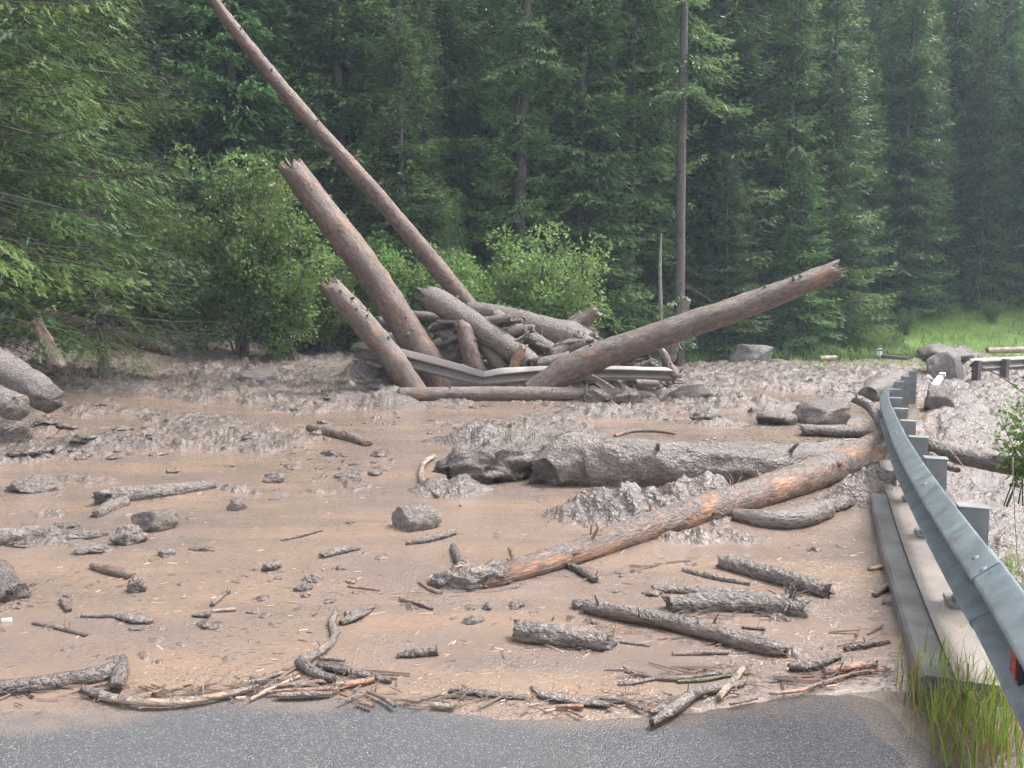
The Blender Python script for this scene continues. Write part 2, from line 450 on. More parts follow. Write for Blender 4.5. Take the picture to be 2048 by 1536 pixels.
# ------------------------------------------------------------------ ground
def tube(pts, rad, nseg=14, rough=.06, freq=3.0, seed=0, flat=1.0, ends=(.3, .3), step=.4, sharp=0, lump=0.0):
    """a bent, tapering, rough cylinder with ragged ends -> V, tris, lc"""
    P = [Vector(p) for p in pts]
    R = list(rad)
    Q, W = [], []
    n = len(P)
    for i in range(n - 1):
        p0 = P[max(i - 1, 0)]; p1 = P[i]; p2 = P[i + 1]; p3 = P[min(i + 2, n - 1)]
        L = (p2 - p1).length; rr = (R[i] + R[i + 1]) / 2
        k = max(2, min(140, int(L / max(rr * step, 1e-4))))
        for j in range(k):
            t = j / k
            if n == 2: q = p1.lerp(p2, t)
            else:
                q = .5 * ((2 * p1) + (p2 - p0) * t + (2 * p0 - 5 * p1 + 4 * p2 - p3) * t * t + (3 * p1 - p0 - 3 * p2 + p3) * t ** 3)
            Q.append(q); W.append(R[i] + (R[i + 1] - R[i]) * t * t * (3 - 2 * t))
    Q.append(P[-1]); W.append(R[-1])
    Q = np.array([tuple(q) for q in Q]); W = np.array(W)
    T = np.gradient(Q, axis=0); T /= np.linalg.norm(T, axis=1)[:, None] + 1e-9
    up = np.array([0, 0, 1.]) if abs(T[0, 2]) < .92 else np.array([1., 0, 0])
    A = np.cross(np.tile(up, (len(Q), 1)), T); A /= np.linalg.norm(A, axis=1)[:, None] + 1e-9
    B = np.cross(T, A)
    s = np.concatenate([[0], np.cumsum(np.linalg.norm(np.diff(Q, axis=0), axis=1))])
    th = np.arange(nseg) / nseg * 2 * math.pi
    ct, sn = np.cos(th), np.sin(th)
    r0 = W.mean()
    lcx = np.repeat(s, nseg)
    lc = np.stack([lcx, np.tile(ct, len(Q)) * r0, np.tile(sn, len(Q)) * r0], 1)
    q3 = np.stack([lcx * .5 / r0, np.tile(ct, len(Q)), np.tile(sn, len(Q))], 1)
    dsp = 1 + rough * 2.2 * f3(q3 * freq, 3, seed) + lump * f3(q3 * 1.1 + 5, 2, seed + 9)
    if sharp: dsp = dsp - sharp * np.clip(f3(q3 * 2.2 + 31, 2, seed + 3) - .15, 0, 1)
    rr = np.repeat(W, nseg) * dsp
    V = np.repeat(Q, nseg, 0) + np.repeat(A, nseg, 0) * (np.tile(ct, len(Q)) * rr)[:, None] + np.repeat(B, nseg, 0) * (np.tile(sn, len(Q)) * rr * flat)[:, None]
    m = len(Q)
    for e, (ring, sgn) in enumerate(((0, -1), (m - 1, 1))):              # ragged ends
        if ends[e]:
            jag = ends[e] * W[ring] * (f3(np.stack([ct * 2.3 + seed, sn * 2.3, ct * 0 + e], 1), 2, seed + 5) * 1.6)
            V[ring * nseg:(ring + 1) * nseg] += T[ring] * (jag * sgn)[:, None]
    i = (np.arange(m - 1)[:, None] * nseg + np.arange(nseg)[None, :]).ravel()
    j = (np.arange(m - 1)[:, None] * nseg + (np.arange(nseg)[None, :] + 1) % nseg).ravel()
    tr = np.concatenate([np.stack([i, j, j + nseg], 1), np.stack([i, j + nseg, i + nseg], 1)])
    caps = []
    for ring, sgn in ((0, -1), (m - 1, 1)):
        c = len(V); V = np.concatenate([V, [Q[ring] + T[ring] * sgn * W[ring] * (.16 if ends[0 if sgn < 0 else 1] <= .25 else -.12)]]); lc = np.concatenate([lc, [[s[ring], 0, 0]]])
        k = np.arange(nseg); a = ring * nseg + k; b = ring * nseg + (k + 1) % nseg
        caps.append(np.stack([np.full(nseg, c), b, a], 1) if sgn < 0 else np.stack([np.full(nseg, c), a, b], 1))
    return V, np.concatenate([tr] + caps), lc, (Q, T, A, B, W)

def yfront(x):                           # front edge of the mud on the asphalt
    px = [(-500, 1450), (0, 1442), (250, 1434), (560, 1402), (760, 1410), (1000, 1442), (1200, 1454), (1400, 1440), (1600, 1392), (1750, 1378), (1870, 1372), (2200, 1380)]
    q = np.array([onz(a, b, 0)[:2] for a, b in px])
    return np.interp(x, q[:, 0], q[:, 1])

MOUNDS = []       # (x, y, rx, ry, h)
def mound(px, py, wpx, dep, h, lift=0):
    p = onbase(px, py); d = p[1]
    MOUNDS.append((p[0], p[1], wpx / F * d / 2, dep, h))
# heaps of stiff mud the photo shows
for a in ((1265, 1035, 330, .38, .27), (1390, 1000, 200, .30, .20), (1420, 1080, 300, .22, .10), (900, 985, 190, .30, .14), (1010, 885, 300, .45, .26), (1130, 870, 160, .4, .2), (1200, 830, 260, .6, .16),
          (1720, 1010, 170, .25, .16), (1760, 930, 170, .5, .22), (330, 1000, 240, .2, .03), (90, 1085, 230, .2, .11), (930, 1168, 170, .17, .11), (980, 1150, 120, .15, .08),
          (450, 880, 420, .6, .10), (230, 890, 420, .5, .12), (130, 960, 200, .3, .06), (560, 800, 500, .9, .10), (250, 780, 480, 1.2, .14), (780, 815, 130, .5, .26), (1230, 800, 200, .5, .25),
          (1380, 800, 180, .5, .28), (1490, 815, 260, .6, .2), (1560, 760, 420, 1.5, .18), (1750, 760, 200, 1.6, .3), (1660, 840, 160, .5, .15), (1430, 850, 160, .4, .12),
          (1700, 1225, 90, .2, .05), (1820, 1180, 60, .18, .06), (1590, 1330, 110, .12, .03), (1500, 740, 300, 1.5, .25), (700, 720, 300, 1.6, .2), (510, 770, 180, .6, .16),
          (1900, 720, 160, 1.5, .55), (590, 905, 180, .3, .07), (740, 940, 160, .3, .06), (620, 960, 140, .25, .05), (400, 800, 300, .6, .12)):
    mound(*a)
MOUNDS.append((.3, 18.8, 3.9, 1.7, .62)); MOUNDS.append((-3.3, 18.4, .8, .6, .45))
MOUNDS.append((3.3, 18.2, .9, .9, .35))
MOUNDS += [(3.5, 7.1, .45, .5, .20), (4.2, 8.6, .5, .7, .22), (3.2, 6.75, .35, .35, .17)]

def mud_z(x, y):
    b = base(x, y)
    far = sst(5.2, 8.5, y); vfar = sst(12, 18, y)
    wx = x + .35 * (n2(x * 1.7, y * 1.7, 91) - .5); wy = y + .35 * (n2(x * 1.7, y * 1.7, 92) - .5)
    big = f2(wx * .55 + 3, wy * .60, 5, 21, .58)                # where stiff mud stands clear of the liquid
    thr = .71 - .225 * far - .09 * vfar
    thr = thr + .07 * np.exp(-((y - 7.0) / 1.3) ** 2) * (1 - sst(.2, 1.2, x))
    lift = big - thr
    rid = 1 - np.abs(f2(wx * 3.4, wy * 3.8, 3, 5, .6) - .5) * 3.2
    lp = lambda fr, a, b, sd: sst(a, b, n2(wx * fr + sd, wy * fr * 1.05 - sd, sd))          # steep sided lumps
    chunk = .50 * lp(3.3, .50, .66, 58) + .33 * lp(7.7, .48, .64, 59) + .2 * lp(15.5, .45, .65, 60)
    fine = f2(x * 14, y * 15, 3, 61, .65)
    rg = sst(-.03, .06, lift)
    h = np.where(lift > 0, np.minimum(lift, .22) * .42, lift * .5)
    z = h + rg * ((.030 + .04 * vfar) * (rid - .35) + (.085 + .05 * vfar) * (chunk - .25) + .06 * (fine - .5)) - .014 - .04 * (1 - far)
    mm = np.zeros_like(x)
    for (mx, my, rx, ry, hh) in MOUNDS:
        q = ((x - mx) / rx) ** 2 + ((y - my) / ry) ** 2
        mm = np.maximum(mm, hh * 1.1 * np.exp(-q * 1.4))
    edge = f2(x * 2.1, y * 2.3, 3, 33) - .5
    am = np.minimum(mm, .16)
    zz = mm * (1 + .7 * edge) - .04 + am * (.40 * (rid - .4) + .60 * (chunk - .3) + .5 * (fine - .5))
    z = np.maximum(z, np.where(mm > .012, zz, -1))
    d = rail_d(x, y)
    rightz = .04 * (rid - .3) + .09 * (chunk - .3) + .30 * (f2(x * .8, y * .8, 4, 45) - .4) + .04 * (fine - .5) + .05
    k = sst(.35, .7, d)
    z = z * (1 - k) + rightz * k
    z = np.where((d > -.7) & (d < .45) & (y < 6.3), np.minimum(z, .05), z)
    micro = (f2(x * 34, y * 36, 2, 71) - .5) * .022 * np.maximum(rg, sst(.01, .08, mm))
    z = z + micro
    front = y - yfront(x) - .12 * (f2(x * 3, y * 3, 3, 9) - .5)
    return b + z - .10 * sst(.35, -.1, front)

NR, NC = 600, 760
rowY = 2.7 * (46 / 2.7) ** (np.linspace(0, 1, NR) ** 1.0)
colU = np.linspace(-.86, .86, NC)
gx = (rowY[:, None] * colU[None, :]); gy = np.repeat(rowY[:, None], NC, 1)
x, y = gx.ravel(), gy.ravel()
z = mud_z(x, y)
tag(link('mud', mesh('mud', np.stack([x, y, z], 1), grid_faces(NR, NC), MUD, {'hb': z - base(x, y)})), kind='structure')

NR2, NC2 = 200, 300
rowY2 = 2.6 * (46 / 2.6) ** np.linspace(0, 1, NR2); colU2 = np.linspace(-1.7, 1.1, NC2)
x = (rowY2[:, None] * colU2[None, :]).ravel(); y = np.repeat(rowY2, NC2)
front = y - yfront(x) - .07 * (f2(x * 2.5, y * 2.5, 3, 9) - .5) - .02 * (f2(x * 14, y * 14, 2, 19) - .5)
z = base(x, y) + .014 * sst(.0, .25, front) - .012 * sst(.03, -.02, front) - .5 * sst(.3, .5, rail_d(x, y))
z = z + (f2(x * 1.5, y * 2.5, 3, 77) - .5) * .018
z = np.where(front < -.05, -.02, z)
tag(link('liquid_mud', mesh('liquid_mud', np.stack([x, y, z], 1), grid_faces(NR2, NC2), LIQ)), kind='structure')

# asphalt road under it and behind the camera
ax = np.concatenate([np.linspace(-14, -3, 30), np.linspace(-2.9, 3.2, 150)]); ay = np.concatenate([np.linspace(-30, 1.8, 12), np.linspace(2, 6, 130)])
X, Y = np.meshgrid(ax, ay); x, y = X.ravel(), Y.ravel()
wet = sst(-.2, 1.1, x + .5 * (f2(x * 1.3, y * 1.8, 3, 3) - .5)) * .85
fr_ = yfront(x) - y + .22 * (f2(x * 2.2, y * 2.6, 3, 23) - .5)
film = np.clip(1 - sst(-.02, .10 + .22 * sst(.6, 1.6, x), fr_), 0, 1) * .95
za = .0 + .006 * (f2(x * .8, y * .8, 2, 4) - .5) - .030 * sst(1.15, 1.9, x + .25 * (f2(x * 2, y * 2, 3, 66) - .5))
tag(link('asphalt_road', mesh('asphalt_road', np.stack([x, y, za], 1), grid_faces(len(ay), len(ax)), ASPH, {'wet': wet, 'film': film})), kind='structure')
# rain puddle by the kerb
c = onz(1850, 1500, 0); PV = [(c[0], c[1], -.010)]; n = 48
PV += [(c[0] + .62 * math.cos(i / n * 6.2832), c[1] + 1.0 * math.sin(i / n * 6.2832), -.010) for i in range(n)]
tag(link('puddle', mesh('puddle', PV, [(0, 1 + i, 1 + (i + 1) % n) for i in range(n)], PUD)), kind='structure')

# hillside behind: forest floor, rising; grassy bank on the right
def treeline(x): return np.interp(x, [-60, -13, -6, 0, 8, 20, 60], [20, 21, 22.5, 25, 30.5, 33, 33])
def hill_z(x, y):
    t = y - treeline(x)
    e = base(x, np.minimum(y, treeline(x) + 1))
    right = sst(4, 24, x)
    sl = .50 - .14 * right
    return e + sl * np.maximum(t, 0) + .25 * (f2(x * .5, y * .5, 3, 8) - .5) * sst(0, 3, t) - .12 * (1 - sst(-1, 1.2, t)) + .5 * sst(13, 22, x) * sst(-3, 6, t)
hx = np.linspace(-85, 85, 150); hy = np.linspace(17, 92, 120)
X, Y = np.meshgrid(hx, hy); x, y = X.ravel(), Y.ravel()
z = hill_z(x, y); z = np.where(y < treeline(x) - 2, -.6 + base(x, y), z)
tag(link('hillside', mesh('hillside', np.stack([x, y, z], 1), grid_faces(len(hy), len(hx)), SOIL)), kind='structure')
bx = np.linspace(7, 34, 120); bt = np.linspace(-.6, 13, 70)
X, T_ = np.meshgrid(bx, bt); x = X.ravel(); y = treeline(x) + T_.ravel()
z = hill_z(x, y) + .03 + .10 * (f2(x * 1.6, y * 1.6, 3, 14) - .4)
tag(link('grass_bank', mesh('grass_bank', np.stack([x, y, z], 1), grid_faces(len(bt), len(bx)), BANKM)), kind='structure')
tag(link('ground', mesh('ground', [(-90, -40, -1.9), (90, -40, -1.9), (90, 100, -1.9), (-90, 100, -1.9)], [(0, 1, 2, 3)], SOIL)), kind='structure')

# ------------------------------------------------------------------ concrete edge beam under the guard rail
PT = 60
def rail_path(y0, y1, off=0.0, n=PT):
    # smooth curve through the rail line
    ys = np.linspace(y0, y1, n)
    xs = np.interp(ys, RY, RX)
    kk = np.array([1, 2, 3, 4, 3, 2, 1.]); kk /= kk.sum()
    dens_y = np.linspace(RY[0], RY[-1], 900); dens_x = np.interp(dens_y, RY, RX)
    for _ in range(3):
        pad = np.pad(dens_x, 14, mode='reflect', reflect_type='odd'); dens_x = np.convolve(pad, np.ones(29) / 29, 'valid')
    xs = np.interp(ys, dens_y, dens_x)
    tx = np.gradient(xs); ty = np.gradient(ys); L = np.hypot(tx, ty); tx /= L; ty /= L
    return np.stack([xs + ty * off, ys - tx * off], 1), np.stack([tx, ty], 1)

def sweep(path, prof, zs=None):
    """path Nx2 + tangents, profile list of (right offset, z) closed"""
    P_, T_ = path; n = len(P_); k = len(prof)
    V = []
    for i in range(n):
        for (o, zz) in prof:
            V.append((P_[i, 0] + T_[i, 1] * o, P_[i, 1] - T_[i, 0] * o, zz + (zs[i] if zs is not None else 0)))
    Fc = []
    for i in range(n - 1):
        for j in range(k):
            a = i * k + j; b = i * k + (j + 1) % k
            Fc.append((a, a + k, b + k, b))
    Fc.append(tuple(range(k))); Fc.append(tuple(reversed(range((n - 1) * k, n * k))))
    return V, Fc

pth = rail_path(3.05, 9.6)
V, Fc = sweep(pth, [(-.255, -.9), (-.25, .105), (-.235, .12), (-.125, .12), (-.125, -.9)])
kb = tag(link('kerb', mesh('kerb', V, Fc, CONCD, smooth=False)), kind='structure')
V, Fc = sweep(rail_path(3.02, 9.6), [(-.121, -.9), (-.121, .132), (.38, .140), (.40, .12), (.40, -.9)])
tag(link('concrete_edge_beam', mesh('concrete_edge_beam', V, Fc, CONC, smooth=False)), kind='structure')
# verge of gravelly soil in front of it
pth = rail_path(.6, 3.0, n=20)
V, Fc = sweep(pth, [(-.16, -.9), (-.15, .0), (-.05, .05), (.3, .08), (.7, .03), (1.6, -.4), (1.6, -.9)])
tag(link('verge', mesh('verge', V, Fc, VERGE)), kind='structure')

# ------------------------------------------------------------------ guard rail
def wprof(h=.172, d=.092, t=.004):
    fr = [(.0, 1.0), (.05, .985), (.12, .955), (.90, .60), (.98, .545), (1., .50), (.97, .455), (.88, .41), (.10, .10), (.03, .05), (.0, 0)]
    fr = [(-a * d, b * h) for a, b in fr]; lo = [(a, -b) for a, b in fr[-2::-1]]
    a = fr + lo
    return a + [(o + t, zz) for o, zz in reversed(a)]

grl = empty('guard_rail', (float(RX[1]), float(RY[1]), .12))
tag(grl, 'long bent galvanised steel guard rail on concrete edge at the right, with posts', 'guard rail')
def child(name, V, Fc, mat, root, smooth=True, attrs=None):
    V = np.asarray(V, float) - np.array(root.location)
    return link(name, mesh(name, V, Fc, mat, attrs, smooth), root)

BC = RAILZ - .172      # beam centre height
def autosm(o, ang=40):
    me = o.data
    try: me.set_sharp_from_angle(angle=math.radians(ang))
    except Exception: pass
cuts = [1.35, 2.96, 6.6, 10.6, 15.4]
for i in range(len(cuts) - 1):
    y0, y1 = cuts[i], cuts[i + 1] + .22
    P_ = rail_path(y0, min(y1, 15.6), -.006 * (i % 2), n=44)
    zs = BC + .03 * np.sin(P_[0][:, 1] * .9) * sst(6, 10, P_[0][:, 1]) - .10 * sst(11.5, 15.5, P_[0][:, 1])
    V, Fc = sweep(P_, wprof(), zs)
    autosm(child('beam', V, Fc, STEEL, grl), 32)

def box(c, sx, sy, sz, ang=0.0, tilt=0.0):
    ca, sa = math.cos(ang), math.sin(ang)
    V = []
    for dz in (-1, 1):
        for dx, dy in ((-1, -1), (1, -1), (1, 1), (-1, 1)):
            a, b, cc = dx * sx / 2, dy * sy / 2, dz * sz / 2
            a += tilt * cc
            V.append((c[0] + a * ca - b * sa, c[1] + a * sa + b * ca, c[2] + cc))
    return V, [(0, 3, 2, 1), (4, 5, 6, 7), (0, 1, 5, 4), (1, 2, 6, 5), (2, 3, 7, 6), (3, 0, 4, 7)]

def dome(c, nrm, r, k=8):
    nrm = Vector(nrm).normalized(); a = nrm.orthogonal().normalized(); b = nrm.cross(a); c = Vector(c)
    V = []; Fc = []
    for i, (rr, hh) in enumerate(((1.0, 0), (.9, .28), (.55, .5))):
        for j in range(k):
            t = j / k * 2 * math.pi; V.append(c + (a * math.cos(t) + b * math.sin(t)) * rr * r + nrm * hh * r)
    V.append(c + nrm * r * .58)
    for i in range(2):
        for j in range(k): Fc.append((i * k + j, i * k + (j + 1) % k, (i + 1) * k + (j + 1) % k, (i + 1) * k + j))
    for j in range(k): Fc.append((2 * k + j, 2 * k + (j + 1) % k, 3 * k))
    return [tuple(v) for v in V], Fc

post_y = [2.15, 3.95, 5.25, 6.3, 7.3, 8.3, 9.5, 10.8, 12.0, 13.4, 14.6]
for i, yy in enumerate(post_y):
    P_, T_ = rail_path(yy - .01, yy + .01, .085, n=3); c = P_[1]; t = T_[1]
    ang = math.atan2(t[1], t[0])
    top = RAILZ + (.0 if yy < 4.5 else .01) + random.uniform(-.01, .01)
    zb = .13 if yy < 9.4 else -.2
    # C-shaped post: web and two flanges in one profile
    wv, dp, th = .065, .055, .006
    pr = [(-wv, -dp), (wv, -dp), (wv, -dp + th), (-wv + th, -dp + th), (-wv + th, dp - th), (wv, dp - th), (wv, dp), (-wv, dp)]
    lean = random.uniform(-.03, .03) if yy > 6 else 0
    V = []
    for zz in (zb, top):
        for a, b in pr:
            V.append((c[0] + a * t[1] + b * t[0] + lean * (zz - zb), c[1] - a * t[0] + b * t[1] + lean * (zz - zb), zz))
    Fc = [(j, (j + 1) % 8, 8 + (j + 1) % 8, 8 + j) for j in range(8)] + [(8, 9, 10, 11), (8, 11, 12, 15), (12, 13, 14, 15)]
    po = child('post', V, Fc, POSTM, grl, smooth=False)
    bp = box((c[0] - .0, c[1], zb + .012), .22, .20, .018, ang)
    if yy < 9:
        pl = bpy.data.objects.new('base_plate', mesh('base_plate', np.array(bp[0]) - np.array(grl.location), bp[1], CONCD, smooth=False)); COL.objects.link(pl); pl.parent = po
    cp = box((c[0], c[1], top + .004), .125, .145, .005, ang)
    kp = link('post_cap', mesh('post_cap', np.array(cp[0]) - np.array(grl.location), cp[1], POSTM, smooth=False), po)
    cb_ = rail_path(yy - .01, yy + .01, .02, n=3)[0][1]
    sb = box((cb_[0], cb_[1], BC), .14, .05, .16, ang)
    link('spacer', mesh('spacer', np.array(sb[0]) - np.array(grl.location), sb[1], POSTM, smooth=False), po)
# bolts at the beam splices, on the sloping upper face
for yy in (2.98, 3.13, 6.66, 6.80, 10.7, 10.85, 4.6, 8.0):
    for (o, zz, nx, nz_) in ((-.042, .124, .42, .9), (-.042, -.124, .42, -.9)):
        P_, T_ = rail_path(yy - .01, yy + .01, o - .006, n=3); c = P_[1]; t = T_[1]
        V, Fc = dome((c[0], c[1], BC + zz + .005 * np.sign(zz)), (-t[1] * nx, t[0] * nx, nz_), .021)
        child('bolt', V, Fc, STEEL, grl)
# red reflector in the trough
P_, T_ = rail_path(2.40, 2.44, -.035, n=3); c = P_[1]; t = T_[1]; ang = math.atan2(t[1], t[0])
V, Fc = box((c[0], c[1], BC + .0), .115, .05, .115, ang); hold = child('reflector_holder', V, Fc, BLACK, grl, False)
P_, T_ = rail_path(2.40, 2.44, -.062, n=3); c = P_[1]
V, Fc = box((c[0], c[1], BC + .0), .085, .01, .085, ang)
rf = link('reflector', mesh('reflector', np.array(V) - np.array(grl.location), Fc, REDR, smooth=False), hold)

# ------------------------------------------------------------------ logs, sticks, slabs
def log(name, label, pts, mat=None, cat='log', group=None, rough=.05, freq=2.6, nseg=16, flat=1.0, ends=(.5, .5), stubs=0, stublen=.12, sink=.55, lump=0.0, step=.35, splinter=(0, 0), sharp=0, fixed=None):
    """pts: (px, py, thickness in px[, distance]); without a distance the log lies on the mud"""
    W, R = [], []
    for p in pts:
        if len(p) > 3:
            q = at(p[0], p[1], p[3]); r = p[2] / 2 * p[3] / F
        else:
            r = .05; q = onbase(p[0], p[1])
            for _ in range(4):
                q = onbase(p[0], p[1], .014 + r * flat * sink); r = p[2] / 2 * math.hypot(q[0], q[1]) / F
        W.append(q); R.append(r)
    W = np.array(W); o0 = W[0].copy()
    seed = abs(hash(label)) % 1000 if False else sum(ord(ch) * (i + 1) for i, ch in enumerate(label)) % 997
    V, Tq, lc, fr = tube([tuple(p - o0) for p in W], R, nseg, rough, freq, seed, flat, ends, step, sharp, lump)
    o = link(name, mesh(name, V, Tq, mat or BARK, {'lc': lc}), loc=tuple(o0))
    tag(o, label, cat, group)
    rr = random.Random(seed)
    Q, T, A, B, Wd = fr
    for k in range(stubs):
        i = rr.randint(int(len(Q) * .06), int(len(Q) * .94)); th = rr.uniform(-.3, math.pi + .3)
        d = A[i] * math.cos(th) + B[i] * math.sin(th) * flat
        d = d + T[i] * rr.uniform(-.5, .5); d /= np.linalg.norm(d)
        r = Wd[i] * rr.uniform(.10, .2); L = Wd[i] + stublen * rr.uniform(.3, 1.0)
        p1 = Q[i] + d * Wd[i] * .7; p2 = Q[i] + d * L * .9 + np.array([0, 0, rr.uniform(-.02, .03)]); p3 = p2 + d * stublen * .3
        v, t, l, _ = tube([tuple(p1), tuple(p2), tuple(p3)], [r, r * .75, r * .35], 6, .08, 2, seed + k, 1, (.3, .6), 1.2)
        link('branch_stub', mesh('branch_stub', v, t, mat or BARK, {'lc': l}), o)
    for e in (0, 1):                    # fibres standing out of a broken end
        for k in range(splinter[e]):
            i = 0 if e == 0 else len(Q) - 1; sg = -1 if e == 0 else 1
            th = rr.uniform(0, 2 * math.pi); rad = Wd[i] * rr.uniform(.2, .92)
            p1 = Q[i] + (A[i] * math.cos(th) + B[i] * math.sin(th)) * rad - T[i] * sg * Wd[i] * .5
            dd = T[i] * sg * Wd[i] * rr.uniform(.6, 1.5) + (A[i] * rr.uniform(-1, 1) + B[i] * rr.uniform(-1, 1)) * Wd[i] * .25
            v, t, l, _ = tube([tuple(p1), tuple(p1 + dd)], [Wd[i] * .16, Wd[i] * .04], 5, .1, 2, seed + k, .6, (.3, .3), 1.5)
            link('splinter', mesh('splinter', v, t, SPL if k % 3 else mat or BARK, {'lc': l}), o)
    return o

YP = 17.5
# -- the jam of trunks
log('log', 'long thin pole slanting up out of the top of the picture', [(968, 655, 37, 19.3), (905, 572, 36, 19.0), (760, 398, 33, 18.3), (620, 242, 30, 17.6), (500, 97, 26, 17.0), (425, 0, 23, 16.6), (345, -110, 20, 16.0)], BARKR, 'log', stubs=16, stublen=.16, rough=.04, nseg=18, lump=.04)
log('log', 'thick trunk with broken top leaning left above the buckled rail', [(905, 800, 60, 17.0), (850, 715, 60, 17.0), (740, 545, 58, 16.8), (638, 410, 55, 16.6), (583, 333, 48, 16.5)], BARKR, 'log', stubs=16, stublen=.09, rough=.05, nseg=24, ends=(.3, .7), splinter=(0, 9), lump=.05)
log('log', 'shorter leaning trunk crossing in front of the curled rail end', [(838, 795, 50, 15.8), (790, 725, 50, 15.8), (722, 640, 48, 15.7), (660, 574, 44, 15.6)], BARK, 'log', stubs=14, stublen=.09, rough=.06, nseg=24, ends=(.3, .7), splinter=(0, 9), lump=.05)
log('log', 'raised trunk reaching right over the mud with splintered pale tip', [(1065, 790, 57, 15.6), (1150, 732, 57, 15.5), (1300, 676, 54, 15.3), (1480, 615, 49, 15.1), (1610, 566, 43, 14.9), (1672, 541, 39, 14.8)], BARK, 'log', stubs=16, stublen=.08, rough=.045, nseg=26, ends=(.3, .9), splinter=(0, 16), lump=.05)
log('log', 'straight log slanting down right across the middle of the jam', [(846, 590, 40, 17.6), (880, 605, 50, 17.5), (960, 658, 50, 17.2), (1062, 726, 44, 16.9)], BARKG, 'log', stubs=8, stublen=.1, rough=.04, nseg=18, ends=(1, .8), splinter=(2, 7))
log('log', 'smooth trunk widening to a root butt on the top of the jam', [(938, 618, 34, 18.6), (1010, 634, 42, 18.4), (1090, 660, 56, 18.1), (1140, 678, 74, 18.0), (1172, 690, 66, 18.0)], BARKG, 'log', stubs=7, stublen=.1, rough=.04, nseg=20, lump=.06)
log('log', 'stout root limb pointing up right from the trunk butt', [(1128, 668, 34, 18.0), (1160, 648, 30, 18.0), (1194, 620, 26, 18.0)], BARK, 'root', rough=.06, ends=(.3, .7))
log('log', 'shorter root limb behind the stout one on the trunk butt', [(1125, 662, 24, 18.3), (1145, 645, 22, 18.3), (1164, 630, 20, 18.3)], BARK, 'root', rough=.06)
log('log', 'grey log below the smooth trunk sloping down right', [(985, 630, 30, 17.9), (1018, 650, 32, 17.8), (1105, 702, 30, 17.5)], BARKG, 'log', stubs=4, rough=.06)
log('log', 'short upright log with orange foot behind the rail', [(928, 655, 32, 17.0), (940, 700, 36, 16.9), (956, 748, 36, 16.9)], BARKR, 'log', stubs=4, stublen=.12, rough=.06, ends=(1, .3))
log('log', 'dark short log standing just right of the orange footed one', [(972, 688, 34, 17.2), (1008, 742, 36, 17.1)], BARK, 'log', rough=.05)
log('log', 'thin split orange stump poking up above the rail kink', [(1047, 692, 15, 16.7), (1035, 715, 20, 16.7), (1024, 745, 20, 16.7)], ORNG, 'stump', rough=.1, ends=(1.4, .2))
log('log', 'short root leaning under the trunk butt toward the right', [(1105, 712, 32, 17.2), (1140, 695, 34, 17.3), (1172, 680, 30, 17.4)], BARK, 'root', rough=.08, stubs=2)
log('log', 'small log lying low between the root butt and the rail', [(1072, 730, 24, 16.9), (1138, 714, 24, 17.0)], BARKG, 'log', rough=.07)
log('log', 'thin log lying level behind the thick leaning trunk', [(768, 628, 16, 18.4), (820, 630, 20, 18.4), (892, 638, 20, 18.3)], BARKG, 'log', rough=.06, stubs=3)
log('log', 'gnarled branch under the level log in the jam', [(858, 662, 16, 18.0), (880, 652, 20, 18.0), (910, 648, 18, 18.0)], BARK, 'branch', rough=.12, stubs=3)
log('log', 'short grey log end between the thick trunk and the upright log', [(872, 706, 30, 17.5), (918, 684, 32, 17.4)], BARKG, 'log', rough=.06)
log('log', 'level log behind the foot of the upright log', [(885, 718, 28, 17.4), (978, 704, 26, 17.3)], BARK, 'log', rough=.06, stubs=2)
log('log', 'log end low behind the left arm of the buckled rail', [(890, 768, 26, 16.9), (1000, 772, 26, 16.9)], BARK, 'log', rough=.06)
log('log', 'upright muddy stem standing behind the raised trunk', [(1338, 722, 24, 18.0), (1352, 665, 24, 18.0), (1372, 598, 20, 18.0)], BARKG, 'log', stubs=3, rough=.07, ends=(.2, .8))
log('log', 'upper of two split logs lying behind the raised trunk', [(1176, 704, 22, 17.8), (1240, 682, 22, 17.8), (1266, 672, 18, 17.8)], BARKG, 'log', rough=.07, ends=(.5, 1))
log('log', 'lower of two split logs lying behind the raised trunk', [(1160, 722, 20, 17.4), (1215, 700, 22, 17.4), (1238, 686, 18, 17.4)], BARK, 'log', rough=.07)
log('log', 'thin reddish pole under the raised trunk on the right', [(1240, 722, 14, 17.2), (1300, 700, 14, 17.3), (1345, 684, 12, 17.4)], BARKR, 'log', rough=.05)
log('log', 'forked muddy root hanging at the right end of the jam', [(1312, 690, 14, 17.0), (1328, 712, 18, 16.9), (1340, 745, 16, 16.9)], BARKG, 'root', rough=.12, stubs=4)
log('log', 'dark root stub at the right end of the buckled rail', [(1340, 735, 26, 16.7), (1352, 758, 24, 16.6)], BARK, 'root', rough=.14, lump=.15)
log('log', 'small muddy log on the ground below the right end of rail', [(1272, 766, 15, 16.2), (1318, 768, 14, 16.2)], BARKG, 'log', rough=.1)
log('log', 'thin bare pole stuck slanting in the mud under the rail', [(1174, 745, 4.5, 16.4), (1205, 762, 5, 16.0), (1236, 782, 5, 15.6)], PALE, 'stick', rough=.03, nseg=8)
log('log', 'long trunk lying level in the mud in front of the jam', [(800, 790, 30, 15.0), (960, 788, 30, 15.1), (1120, 788, 29, 15.2), (1300, 795, 24, 15.2)], BARK, 'log', stubs=12, stublen=.05, rough=.03, nseg=20)
log('log', 'short stake leaning at the left foot of the jam', [(700, 765, 12, 16.0), (728, 795, 14, 15.7)], PALE, 'stake', rough=.06)
log('log', 'twisted root end behind the left trunk with mud lumps', [(760, 640, 18, 18.2), (790, 660, 20, 18.0), (800, 690, 18, 17.8)], BARKG, 'root', rough=.15, stubs=3)
